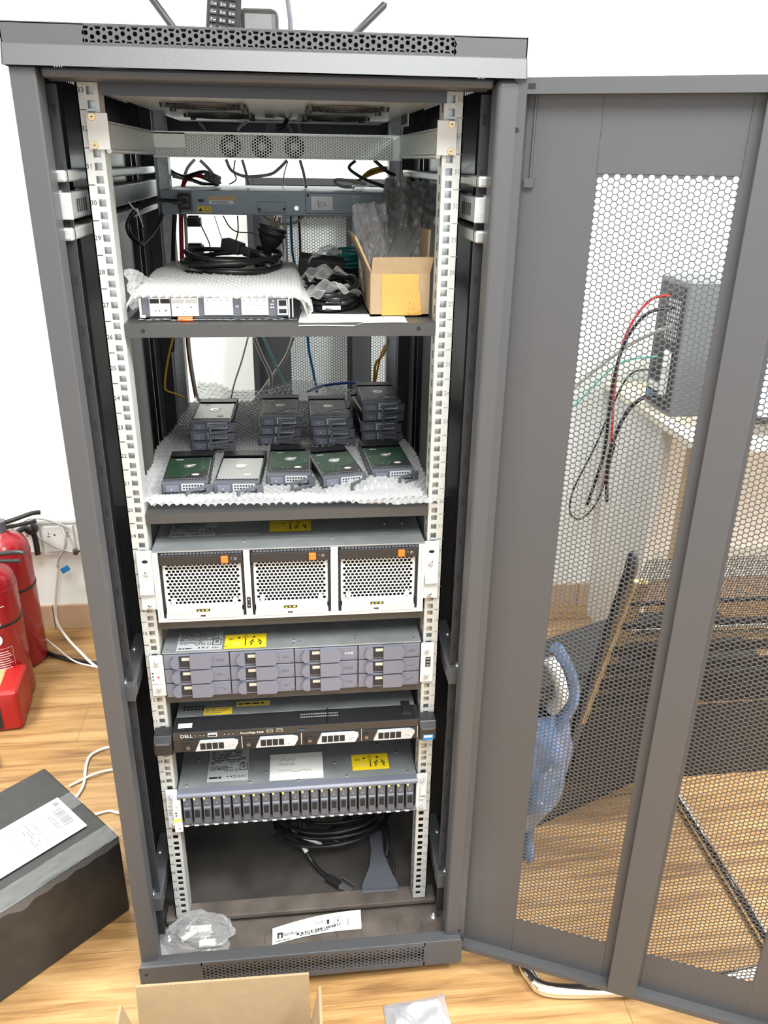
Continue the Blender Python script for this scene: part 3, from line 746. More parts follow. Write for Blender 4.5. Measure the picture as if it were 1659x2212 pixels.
# ------------------------------------------------------------------ one-unit black server
dl = thing('rack_server', 'black one-unit rack server with four silver drive levers', 'server', (0, .25, .435))
b = MB(); b.box(-.212, .215, .022, .62, .4355, .478); part('chassis', b, 'sheet_metal', dl, .0006)
b = MB(); b.prism([(.022,.478),(-.018,.4755),(-.020,.4625),(-.020,.4355),(.022,.4355)], (-.214,0,0), (0,1,0), (0,0,1), (.432,0,0)); bz = part('bezel', b, 'gloss_black', dl, .0008)
pv = Vector((0, .04, .0025)).normalized()
b = MB()
b.text('DELL', (-.1905, -.0204, .4692), X, Z, .0095, 0, .0006); b.text('PowerEdge R420', (-.078, -.0204, .4692), X, Z, .0058, 0, .0006); part('maker_mark', b, 'ink_white', bz)
b = MB(); b.box(-.154, -.138, -.0225, -.019, .4665, .4725); b.box(-.1525,-.1395,-.0228,-.0224,.468,.471,1); part('video_port', b, ['silver_label', 'ink'], bz)
b = MB()
for x in (-.175, -.167, -.161, -.125, -.118, -.111): b.disc((x, -.0206, .4693), X, Z, .0014, 10, 2, .0004)
b.rquad((.010,-.0206,.4688), X, Z, .009, .0016, 4, .0006)
part('front_marks', b, ['silver_label', 'ink', 'ink_grey', 'steel', 'cable_sky'], bz)
for x in (-.047, -.030):
    b = MB(); b.box(x-.0055, x+.0055, -.0222, -.019, .4685, .4735); b.box(x-.004, x+.004, -.0225, -.022, .470, .4725, 1); part('usb_port', b, ['steel', 'ink'], bz)
b = MB(); b.rquad((-.194, -.002, .4768), X, pv, .024, .012, 0, .0006); b.text('C2W 5V2X', (-.194, -.002, .4768), X, pv, .0045, 1, .001); part('service_tag', b, ['white_plastic', 'ink'], bz)
b = MB()
for i in range(22): b.rquad((.008+i*.0031, .010, .4776), X, pv, .0022, .0032, 0, .0006); b.rquad((.008+i*.0031, .003, .4772), X, pv, .0022, .0032, 0, .0006)
part('bezel_vent', b, 'ink_grey', bz)
b = MB(); b.box(.055, .057, -.016, .024, .476, .4795); b.box(.19, .206, .0, .03, .476, .481); part('release_tab', b, 'black_plastic', bz)
ds = [-.1965, -.0925, .0145, .115]
for i, a in enumerate(ds):
    w = .098
    b = MB(); b.box(a, a+w, -.0225, -.019, .4385, .4605); k = part('drive_carrier', b, 'black_plastic', bz, .0006)
    b = MB(); b.prism([(.020,.441),(.028,.4605),(w-.012,.4605),(w-.004,.4575),(w-.004,.4535),(w-.010,.441)], (a,-.0275,0), X, Z, (0,.006,0)); part('lever', b, 'silver_label', k, .0012)
    b = MB()
    for q in range(4): b.box(a+.029+q*.0105, a+.038+q*.0105, -.0280, -.0274, .4445, .4575)
    part('grille_slot', b, 'matte_black', k)
    b = MB(); b.rquad((a+w-.0155, -.0279, .4495), X, Z, .013, .008, 0); b.dashes((a+w-.0215,-.028,.446), X, Z, .012, .0065, 2, 1, lift=.0002); part('size_label', b, ['white_plastic', 'ink_grey'], k)
    b = MB(); b.box(a+.003, a+.0135, -.0262, -.0224, .442, .4535); b.disc((a+.008,-.0264,.4475), X, Z, .0026, 12, 1); b.disc((a+.008,-.0266,.4475), X, Z, .0015, 12, 0); part('release_button', b, ['ink', 'brass'], k)
    b = MB(); b.box(a+w+.0015, a+w+.003, -.021, -.019, .437, .4615); part('bay_divider', b, 'silver_label', bz)
for sx in (-1, 1):
    b = MB(); x0, x1 = sorted((sx*.2155, sx*.245)) if sx < 0 else (.2185, .247)
    b.prism([(-.002,.4345),(-.026,.4345),(-.030,.440),(-.030,.463),(-.022,.474),(-.002,.478)], (x0,0,0), (0,1,0), (0,0,1), (x1-x0,0,0)); e = part('mounting_ear', b, 'black_plastic', dl, .0015)
    b = MB(); b.box(x0+.003, x1-.003, -.0312, -.029, .4605, .4635); part('ear_ridge', b, 'slate', e)
    if sx > 0:
        b = MB(); b.rquad((.2335, -.0304, .4435), X, Z, .019, .0125, 0); b.rquad((.2335,-.0306,.4455), X, Z, .015, .005, 1); part('blue_sticker', b, ['cable_sky', 'white_plastic'], e)
b = MB()
for i in range(10):
    for j in range(3): b.rquad((-.035+i*.0065, .075+j*.008, .4783), X, Y_, .0046, .0052)
for i in range(6):
    for j in range(2): b.rquad((-.200+i*.0065, .042+j*.008, .4783), X, Y_, .0046, .0048)
part('top_vent', b, 'matte_black', dl)
b = MB(); b.box(.026, .062, .068, .13, .4781, .4786); b.box(.033, .055, .068, .085, .4786, .4792, 1); part('latch_recess', b, ['black_plastic', 'matte_black'], dl)
b = MB(); b.rquad((-.140, .034, .4783), X, Y_, .050, .020, 0); b.dashes((-.162,.026,.4785), X, Y_, .042, .016, 3, 1, lift=.0003); part('yellow_label', b, ['yellow', 'ink_grey'], dl)
b = MB(); b.rquad((-.078, .050, .4783), X, Y_, .060, .014, 0); b.dashes((-.105,.046,.4785), X, Y_, .056, .008, 1, 1, lift=.0003); part('serial_label', b, ['yellow_pale', 'ink'], dl)

# ------------------------------------------------------------------ twenty-four-drive enclosure
tf = thing('drive_enclosure', 'drive enclosure with a row of twenty-four narrow upright drives', 'disk enclosure', (0, .2, .256))
b = MB(); b.box(-.2195, .221, .004, .46, .2565, .3315); part('chassis', b, 'sheet_metal', tf, .0006)
b = MB(); b.prism([(.004,.3325),(-.010,.3325),(-.014,.3295),(-.014,.325),(.004,.325)], (-.2195,0,0), (0,1,0), (0,0,1), (.4405,0,0)); b.box(-.2195,.221,-.011,.004,.2565,.2605); part('bay_frame', b, 'lilac_grey', tf, .0006)
b = MB(); b.box(-.2165, .219, .0, .003, .26, .326); part('bay_back', b, 'matte_black', tf)
for i in range(24):
    p = .4278/24; a = -.2105 + i*p; w = p - .0034
    b = MB(); b.box(a, a+w, -.011, .001, .2615, .3235); k = part('drive_carrier', b, 'slate', tf, .0008)
    b = MB(); b.prism([(-.011,.2625),(-.0155,.266),(-.0165,.284),(-.014,.300),(-.011,.303)], (a+.001,0,0), (0,1,0), (0,0,1), (w-.002,0,0)); l = part('lever', b, 'slate', k, .0008)
    b = MB(); b.rquad((a+w/2, -.0168, .2905), X, Z, w*.62, .017); b2 = b; part('lever_window', b2, 'matte_black', k)
    b = MB(); b.box(a+.002, a+w-.002, -.0125, -.0105, .305, .3185); b.disc((a+w/2, -.0127, .3105), X, Z, .001, 8, 1); part('release_latch', b, ['slate', 'silver_label'], k)
    b = MB(); b.box(a+.0015, a+.0045, -.0125, -.0105, .3195, .3225); part('activity_light', b, 'led_amber', k)
    b = MB(); b.box(a-.0006, a+w*.5, -.0125, -.010, .2573, .2605); part('foot_clip', b, 'white_metal', k)
for sx in (-1, 1):
    b = MB(); x0, x1 = sorted((sx*.2405, sx*.2195)); b.box(x0, x1, -.0065, -.0045, .252, .340); e = part('mounting_ear', b, 'white_metal', tf, .0008)
    for z in (.327, .263): thumb_screw((sx*.231, -.0065, z), e, -.003*sx)
    b = MB()
    if sx < 0:
        b.box(-.2285, -.2145, -.0155, -.0065, .249, .319, 0)
        b.disc((-.2215,-.0158,.308), X, Z, .0022, 10, 1); b.disc((-.2235,-.0158,.300), X, Z, .0018, 8, 2); b.disc((-.2235,-.0158,.294), X, Z, .0018, 10, 3); b.disc((-.2235,-.0158,.288), X, Z, .0018, 10, 3)
        b.box(-.2285,-.2225,-.0162,-.0155,.273,.281,2); b.box(-.2215,-.2155,-.0162,-.0155,.273,.281,2); b.disc((-.221,-.0158,.266), X, Z, .0016, 8, 1); b.disc((-.220,-.0158,.257), X, Z, .0016, 8, 4)
        part('status_panel', b, ['white_plastic', 'silver_label', 'led_green', 'ink', 'red_led'], e, 0)
        b = MB(); b.rquad((-.2355,-.0068,.293), X, Z, .0075, .028, 0); b.dashes((-.238,-.007,.281), X, Z, .005, .024, 6, 1, lift=.0002); part('serial_label', b, ['white_plastic', 'ink_grey'], e)
    else:
        b.box(.2265,.2385,-.0135,-.0065,.293,.312); b.box(.2255,.2365,-.0105,-.0065,.281,.286); part('ear_latch', b, 'white_plastic', e, .0015)
info_label((-.1315, .0605, .3318), X, Y_, .075, .088, tf)
b = MB(); O = Vector((-.0035, .046, .3321)); b.rquad(O, X, Y_, .100, .072, 0)
for (row, x0, n) in ((.019,-.030,10), (-.013,-.034,20)):
    pts = [O + Vector((x0 + i*.0032, row + random.uniform(-.004,.004), .0005)) for i in range(n)]; scrib(b, pts, .00035, 1)
b.text('FAS2750', O + Vector((-.018,.0055,.0003)), X, Y_, .008, 1, .0003)
part('handwritten_label', b, ['white_paper', 'ink_grey'], tf)
lift_label((.137, .0445, .3318), X, Y_, .070, .044, tf)
for q in ((-.205,.012), (-.09,.012), (.0,.008), (.09,.012), (.205,.012), (-.17,.13), (-.19,.08), (-.06,.036), (.07,.05), (.155,.095), (.19,.07), (.05,.12)):
    b = MB(); b.cyl((q[0],q[1],.3313),(q[0],q[1],.3326),.0024,n=10); part('rivet', b, 'steel', tf)
# ------------------------------------------------------------------ upper shelf: wrapped module, cord coil, box
cm_ = thing('controller_module', 'silver controller module with network ports under bubble wrap on the upper shelf', 'server module', (-.1, .2, 1.175))
yf = .028
b = MB(); b.box(-.2, .008, yf+.003, .40, 1.1775, 1.206); part('chassis', b, 'sheet_metal', cm_, .001)
b = MB(); b.box(-.2, .008, yf, yf+.003, 1.179, 1.2055); fp = part('faceplate', b, 'slate', cm_, .0004)
def port_panel(x0, x1, z0, z1, m='white_metal', name='port_panel'):
    b = MB(); b.box(x0, x1, yf-.002, yf, z0, z1); return part(name, b, m, cm_, .0004)
p1 = port_panel(-.1895, -.1605, 1.180, 1.2055); p2 = port_panel(-.1585, -.1205, 1.180, 1.2055); p3 = port_panel(-.1125, -.0715, 1.1815, 1.2055); p4 = port_panel(-.0595, -.0205, 1.1815, 1.2055)
def socks(p, x0, n, w, z0, h, m='matte_black', gap=.002):
    b = MB()
    for i in range(n): b.box(x0+i*(w+gap), x0+i*(w+gap)+w, yf-.0026, yf-.0019, z0, z0+h)
    part('port', b, m, p)
socks(p1, -.1885, 2, .013, 1.1985, .006); socks(p2, -.1575, 2, .017, 1.199, .005, 'cable_grey')
socks(p3, -.1105, 1, .037, 1.1955, .0035, 'zinc'); socks(p3, -.1105, 1, .037, 1.1865, .0035, 'zinc'); socks(p4, -.0575, 1, .035, 1.1955, .0035, 'zinc'); socks(p4, -.0575, 1, .035, 1.1865, .0035, 'zinc')
b = MB()
for x in (-.181, -.176, -.1675, -.1655): b.disc((x, yf-.0024, 1.188), X, Z, .0009, 8)
for x in (-.150, -.131): b.disc((x, yf-.0024, 1.193), X, Z, .0014, 10, r2=.0008)
for q in ((-.140,1.187),(-.1425,1.184),(-.1375,1.184)): b.rquad((q[0], yf-.0024, q[1]), X, Z, .0012, .0012)
for i in range(4): b.disc((-.107+i*.0095, yf-.0024, 1.2025), X, Z, .0007, 6); b.disc((-.055+i*.0095, yf-.0024, 1.2025), X, Z, .0007, 6)
part('port_mark', b, 'ink', fp)
b = MB(); b.text('M', (-.0655, yf-.0002, 1.193), X, Z, .006, 0); 
for (x, z) in ((-.0135,1.201),(-.0135,1.1965),(-.0135,1.192),(-.0165,1.1965),(-.0165,1.192)): b.disc((x, yf-.0004, z), X, Z, .0012, 8, 0)
part('status_light', b, 'white_plastic', fp)
for (x0, x1) in ((-.0065, .0065),):
    b = MB(); b.box(x0-.001, x1+.001, yf-.003, yf, 1.1815, 1.2035); b.box(x0+.001, x1-.001, yf-.0036, yf-.003, 1.1945, 1.2025, 1); b.box(x0+.001, x1-.001, yf-.0036, yf-.003, 1.184, 1.190, 1); part('port_cage', b, ['steel', 'matte_black'], fp)
b = MB(); b.box(-.2035, -.2, yf-.006, yf+.03, 1.178, 1.2055); b.box(-.2035, -.195, yf-.008, yf-.005, 1.1785, 1.183); b.box(.008, .0105, yf-.007, yf+.03, 1.178, 1.2075); b.box(.0135, .0155, yf-.007, yf+.03, 1.178, 1.2065); part('side_latch', b, 'steel', cm_, .0005)
b = MB(); b.box(-.150, -.1295, yf-.012, yf+.01, 1.1745, 1.1795); b.poly((-.145, yf-.0125, 1.177), X, Z, [(-.001,-.0012),(.0014,0),(-.001,.0012)], 1); part('orange_latch', b, ['orange', 'ink'], cm_, .0006)
b = MB(); b.box(-.19, -.16, yf-.006, yf+.01, 1.1742, 1.1785); b.box(-.128,.0,yf-.004,yf+.01,1.1742,1.179); part('cam_lever', b, 'black_plastic', cm_, .001)

# bubble wrap over the module (draped sheet with bubbles)
def bubbles(x, y, p=.0108, r=.0046, h=.0046):
    row = math.floor(y/(p*.866)); best = 0
    for q in (row, row+1):
        oy = q*p*.866; ox = (p/2 if q % 2 else 0); cx = round((x-ox)/p)*p+ox
        d = math.hypot(x-cx, y-oy)/r
        if d < 1: best = max(best, h*math.sqrt(1-d*d))
    return best
def drape(u, v):
    x = -.215 + .245*u; y = .012 + .40*v
    e = min(u/.06, 1, (1-u)/.05); side = 1 - max(0, e)
    zz = 1.2105 + .004*noise.noise(Vector((x*14, y*11, 1))) + .006*math.sin(v*3.1)
    if u > .95: k = (u-.95)/.05; zz -= .030*k*k; x += .012*k - .006*k*k
    if u < .06: k = (.06-u)/.06; zz -= .018*k*k; x -= .006*k
    if v < .06: k = (.06-v)/.06; zz -= .003*k; y += 0
    return (x, y, zz + bubbles(x, y))
b = MB(); b.grid(190, 300, drape)
wr = b.build('bubble_wrap', 'bubble', None, loc=(-.1, .2, 1.2085)); tag(wr, 'bubble wrap draped over the silver controller module', 'bubble wrap')
b = MB()                                                                          # skirt that hangs at the right and folds under
def skirt(u, v):
    y = .012 + .38*v; a = u*PI*.95
    x = .024 + .016*math.sin(a) + .003*noise.noise(Vector((y*30, u*3, 5))); z = 1.2075 - .031*u
    return (x, y, z + 0*u)
b.grid(24, 130, lambda u, v: (lambda p: (p[0] + bubbles(u*.035, p[1]), p[1], p[2]))(skirt(u, v)))
def flap(u, v):                                                                    # loose flap standing at the left
    p = Vector((-.217 + .055*u, .035 + .10*u + .04*v, 1.187 + .052*v*(1 - .55*u) + .004*math.sin(9*u)))
    p.x += -.012*v + .004*noise.noise(Vector((u*5, v*5, 2)))
    return p + Vector((.7, -.7, 0))*bubbles(u*.11, v*.05)
b.grid(60, 30, flap)
b.grid(60, 10, lambda u, v: (-.205 + .225*u, .014 - .006*v + bubbles(u*.22, v*.01), 1.1765 + .002*v + .0015*noise.noise(Vector((u*20, 0, 3)))))
b.build('wrap_edge', 'bubble', wr); 
for ch in wr.children: ch.location = (0,0,0)
ORG['bubble_wrap'] = tuple(wr.location)
for ch in wr.children:
    for v in ch.data.vertices: v.co -= wr.location

# black mains lead coiled on the wrap
cc = Vector((-.086, .255, 1.2135))
cd = thing('mains_cable', 'coiled black mains cord with round plug lying on the bubble-wrapped module', 'power cord', tuple(cc))
b = MB(); pts = []
for k in range(96):
    a = 2*PI*k/24 + 1.2; q = k/96
    pts.append(cc + Vector(((.076 - .008*math.sin(k*.4))*math.cos(a), (.088 + .006*math.cos(k*.31))*math.sin(a), .006 + .008*(k//24) + .003*math.sin(a*1.5))))
b.tube(spline(pts, 2), .0042, 8); part('cable', b, 'rubber_black', cd)
pc = cc + Vector((.068, .045, .056)); ax = Vector((.25, .1, .9)).normalized()
b = MB(); b.lathe([(.0,-.042),(.006,-.042),(.008,-.028),(.015,-.016),(.0215,-.006),(.0215,.0),(.025,.001),(.025,.005),(.0225,.006),(.0225,.009),(.0245,.010),(.0245,.014),(.0,.014)], pc, 28, axis=ax); part('plug', b, 'black_plastic', cd)
b = MB(); u = ax.orthogonal().normalized()
for q in (-.006, .006): b.obox(pc + ax*.020 + u*q, ax*.007, u*.0008, ax.cross(u)*.003)
part('plug_pin', b, 'brass', cd)
b = MB(); kc = cc + Vector((.008, -.035, .045)); T = Matrix.Translation(kc) @ Matrix.Rotation(-.5, 4, 'Z') @ Matrix.Rotation(.25, 4, 'Y'); b.T = T
b.box(-.018, .016, -.011, .011, -.009, .009); b.box(.016,.035,-.007,.007,-.006,.006)
k = part('connector', b, 'black_plastic', cd, .002)
b = MB(); b.T = T
for (y, z) in ((-.005,-.003),(.005,-.003),(0,.003)): b.box(-.0186, -.0178, y-.0008, y+.0008, z-.002, z+.002)
part('connector_slot', b, 'steel', k)
b = MB(); b.tube(spline([pc - ax*.040, pc - ax*.055 + Vector((-.01,-.01,0)), cc + Vector((.04,.0,.03)), cc + Vector((.02,-.08,.02)), cc+Vector((-.06,-.05,.02))], 8), .0042, 8)
b.tube(spline([kc + Vector((.030,-.016,-.006)), kc + Vector((.05,-.025,-.012)), cc + Vector((.07,-.03,.02)), cc + Vector((.02,.06,.024))], 8), .0042, 8); part('cable_end', b, 'rubber_black', cd)

# switch power cord looping at the left with a cable tie
pcw = thing('mains_cable', 'black power cord looping left from the network switch with a pale cable tie', 'power cord', (-.2, .45, 1.26))
b = MB(); y = .43
pts = [P(405,435,.445), P(385,434,.40), P(350,433,.36), P(320,440,.32), P(293,455,.30), P(277,480,.30), P(278,500,.30), P(288,515,.31), P(303,527,.33), P(312,522,.36), P(330,503,.42), P(348,470,.50), P(352,440,.58)]
b.tube(spline(pts, 8), .0042, 8); part('cable', b, 'rubber_black', pcw)
b = MB(); b.box(-.1875, -.1665, .432, .4475, 1.304, 1.329); b.cyl((-.18,.436,1.317),(-.196,.42,1.318),.006,.0045,12); part('plug', b, 'black_plastic', pcw, .003)
b = MB(); b.tube([P(278,436,.30), P(288,450,.29), P(296,454,.29)], .0016, 6); b.tube([P(296,454,.29), P(303,472,.29), P(310,491,.29)], [.0013,.0011,.0006], 6); b.sphere(P(296,454,.29), .0032, 8); part('cable_tie', b, 'cable_white', pcw)

# bag of black cables
cb_ = thing('cable_bag', 'black cables coiled under clear film between bubble wrap and cardboard box', 'cable', (.075, .17, 1.175))
b = MB(); c = Vector((.078, .17, 1.176)); pts = []
for k in range(84):
    a = 2*PI*k/21; pts.append(c + Vector(((.045+.004*math.sin(k*.9))*math.cos(a), (.085+.006*math.cos(k*1.3))*math.sin(a), .005 + .0055*(k//21) + .003*math.sin(a+k*.05))))
b.tube(spline(pts, 2), .0045, 8)
pts = [c + Vector((.040*math.cos(.5+2*PI*k/14), -.02+.06*math.sin(.5+2*PI*k/14), .028+.010*math.cos(2*PI*k/14))) for k in range(20)]; b.tube(spline(pts, 3), .004, 8)
part('cable', b, 'rubber_black', cb_)
b = MB(); b.T = Matrix.Translation((.072, .25, 1.222)) @ Matrix.Rotation(.12, 4, 'Y') @ Matrix.Rotation(.15, 4, 'X'); b.box(-.045, .032, -.02, .02, -.02, .017); part('adapter_block', b, 'matte_black', cb_, .004)
b = MB(); b.box(.066,.092,.0835,.084,1.1895,1.1955); b.box(.060,.088,.0800,.0803,1.1795,1.1855); part('paper_tag', b, 'white_paper', cb_)
b = MB()
for (q0, q1, w_, sd) in (((.035,.09,1.196),(.118,.12,1.192),.05,1), ((.04,.16,1.212),(.115,.20,1.204),.06,2), ((.045,.24,1.226),(.10,.235,1.245),.05,4)):
    A, B = Vector(q0), Vector(q1); d = B-A; s_ = d.cross(Z).normalized()
    b.grid(20, 14, lambda u, v: A + d*u + s_*(v-.5)*w_ + Z*(.012*noise.noise(Vector((u*4, v*4, sd))) + .008*(1-abs(2*((u*2.3+v*1.6) % 1)-1)) + .014*math.sin(PI*u)))
part('clear_bag', b, 'clear_film', cb_)
tl = thing('network_cable', 'teal network cable coiled at the back of the upper shelf', 'cable', (.13, .50, 1.175))
b = MB(); c = Vector((.125, .49, 1.213)); pts = [c + Vector(((.040-.003*math.sin(k))*math.cos(2*PI*k/20), (.05+.004*math.cos(k*1.7))*math.sin(2*PI*k/20), -.012+.0062*(k//20)+.002*math.sin(k*.7))) for k in range(100)]
b.tube(spline(pts, 2), .0028, 7); part('cable', b, 'cable_teal', tl)
b = MB(); b.box(.085, .165, .44, .54, 1.1755, 1.197); part('lower_coil', b, 'matte_black', tl, .006)

# small open cardboard box with bags
bx = thing('cardboard_box', 'small open cardboard box with amber tape on the upper shelf', 'box', (.178, .16, 1.175))
x0, x1, y0, y1, z0, z1, t = .1305, .2195, .046, .265, 1.1755, 1.2385, .0028
b = MB(); b.box(x0,x1,y0,y0+t,z0,z1); b.box(x0,x1,y1-t,y1,z0,z1); b.box(x0,x0+t,y0+t,y1-t,z0,z1); b.box(x1-t,x1,y0+t,y1-t,z0,z1); b.box(x0,x1,y0,y1,z0,z0+t); part('carton', b, 'card', bx)
b = MB(); b.prism([(0,0),(x1-x0-.001,0),(x1-x0+.003,.024),(.0015,.0235)], (x0+.001,y0,z1-.001), X, Vector((0,-.22,.975)), (0,t,0)); ff = part('front_flap', b, 'card', bx)
def corrug(parent, A, B, N, th=.0028, pitch=.0052):                       # wavy fluting along a cut edge
    A, B, N = Vector(A), Vector(B), Vector(N); L = (B-A).length; d = (B-A).normalized(); n = int(L/pitch*6); b = MB()
    b.tube([A + d*(L*i/n) + N*(th*.42*math.sin(2*PI*i/6)) for i in range(n+1)], .0005, 4); return part('fluting', b, 'card_edge', parent)
V = Vector((0,-.22,.975)).normalized(); corrug(ff, Vector((x0+.003,y0+t/2,z1-.001))+V*.0238, Vector((x1+.003,y0+t/2,z1-.001))+V*.0243, (0,1,0))
b = MB(); U = Vector((-.42,0,.9)).normalized(); b.prism([(0,0),(.18,0),(.178,.055),(.002,.057)], (x0+.001,y0+.004,z1-.002), Y_, U, Vector((.9,0,.42))*t); part('side_flap', b, 'card', bx)
b = MB(); b.prism([(0,0),(.085,0),(.08,.055),(.004,.062)], (x0+.003,y1-.002,z1), X, Vector((0,.25,.97)), (0,t,0)); part('back_flap', b, 'card', bx)
b = MB(); b.prism([(0,0),(.19,0),(.185,.055),(.005,.062)], (x1-t,y0+.02,z1-.003), Y_, Vector((.05,0,1)), (t,0,0)); part('side_flap', b, 'card', bx)
b = MB()
def tp(u, v): x = .1475 + .055*u; return (x, y0-.0006-.0012*abs(noise.noise(Vector((x*120, v*7, 0)))), z0+.001 + .0605*v)
b.grid(24, 24, tp); b.grid(14, 20, lambda u, v: (.1865+.018*u + .004*(1-v), y0-.0012-.0016*abs(noise.noise(Vector((u*4, v*6, 3)))), z0+.002+.036*v)); part('tape', b, 'tape_amber', bx)
def crumple(name, label, A, B, wA, wB, N, bend, m, nu=40, nv=60, seed=0, amp=.016):
    A, B, N = Vector(A), Vector(B), Vector(N).normalized(); d = B - A; L = d.length; d.normalize(); s = d.cross(N).normalized()
    def fn(side):
        def g(u, v):
            w = wA + (wB-wA)*v; e = (u-.5)*2
            fold = 1 - abs(2*((u*3.3 + v*1.4 + seed*.37) % 1) - 1); fold2 = 1 - abs(2*((u*2.1 - v*2.7 + seed*.61) % 1) - 1)
            q = amp*(noise.noise(Vector((u*3, v*4, seed))) + .5*fold + .35*fold2 + .8*abs(noise.noise(Vector((u*7+v*3, v*9-u*4, seed+5)))) - .5*abs(noise.noise(Vector((u*15, v*13, seed+9)))))
            return A + d*(L*v) + s*(e*w/2) + N*(bend*math.sin(PI*v) + q + side*.010*(1-e*e))
        return g
    b = MB(); b.grid(nu, nv, fn(1)); b.grid(nu, nv, fn(-1))
    o = b.build(name, m, None, loc=tuple(A)); return tag(o, label, 'plastic bag')
crumple('plastic_bag', 'large clear grey plastic bag bulging up out of the small cardboard box', (.172,.115,1.205), (.232,.30,1.355), .070, .105, (-.15,-.8,.35), .02, 'smoke_film', seed=3, nu=50, nv=80)
crumple('plastic_bag', 'smaller clear plastic bag standing at the left inside the small cardboard box', (.150,.15,1.195), (.142,.20,1.325), .045, .055, (-.1,-.9,.2), .01, 'milky_film', seed=8)
b = MB(); b.sphere((.176,.12,1.225), .022, 12, sc=(1.4,1,.7)); tag(b.build('cable_bundle', 'cable_blue', None, loc=(.176,.12,1.21)), 'blue bundle inside the small cardboard box under the clear bag', 'cable')
b = MB(); b.grid(12, 8, lambda u, v: (.022 + .158*u + .004*v, -.0035 + .075*v - .012*u*(1-v)*.0, 1.1746 + .0005*math.sin(u*9) - (.004 if v == 0 and u < .55 else 0)))
pp = b.build('paper_sheet', 'white_paper', None, loc=(.1,.02,1.1746)); tag(pp, 'printed white sheet lying under the cardboard box on the upper shelf', 'paper')
b = MB()
for j in range(6):
    for i in range(3): b.rquad((.038+i*.012, .006+j*.008, 1.1756), X, Y_, .009, .004)
b.build('print', 'ink_grey', pp)

# ------------------------------------------------------------------ middle shelf: bubble sheet and hard drives
def sheet(u, v):
    w0, w1 = .236, .225 - .055*max(0, v-.45)
    x = (u-.5)*2*(w0 - .06*max(0, v-.35)) + .006*noise.noise(Vector((v*6, u*2, 9)))
    y = .004 + .62*v + .018*math.sin(u*5)*(1-v) + .012*noise.noise(Vector((u*4, v*3, 4)))
    z = .8855 + .004*noise.noise(Vector((x*12, y*10, 7))) + .003
    if v > .9: z += (v-.9)*.42*(.4 + .6*math.exp(-((u-.58)/.2)**2) + .5*math.exp(-((u-.08)/.08)**2))
    if v < .05: z += .003*(1 - v/.05)
    if u < .05: z += .016*(1-u/.05)
    return Vector((x, y, z + bubbles(x, y, .0118, .005, .0052)))
b = MB(); b.grid(240, 320, sheet)
bs = b.build('bubble_wrap', 'bubble_sheet', None, loc=(0,.3,.884)); tag(bs, 'bubble wrap sheet spread flat under the hard drives on the middle shelf', 'bubble wrap')
b = MB(); b.grid(150, 14, lambda u, v: Vector((-.215+.43*u, .010 + .038*v - .010*math.sin(u*PI), .8905 + .007*math.sin(v*PI) + .002*noise.noise(Vector((u*12, v, 2))) + bubbles(u*.43, v*.045, .0118, .005, .0045))))
b.grid(90, 18, lambda u, v: Vector((.06+.15*u, .03+.05*v+.02*u, .889 + .016*math.sin(v*PI)*math.sin(u*PI) + .003*noise.noise(Vector((u*9, v*3, 5))) + bubbles(u*.15, v*.05, .0118, .005, .0045))))
fe = b.build('folded_edge', 'bubble_sheet', None); fe.parent = bs
for v in fe.data.vertices: v.co -= Vector((0,.3,.884))

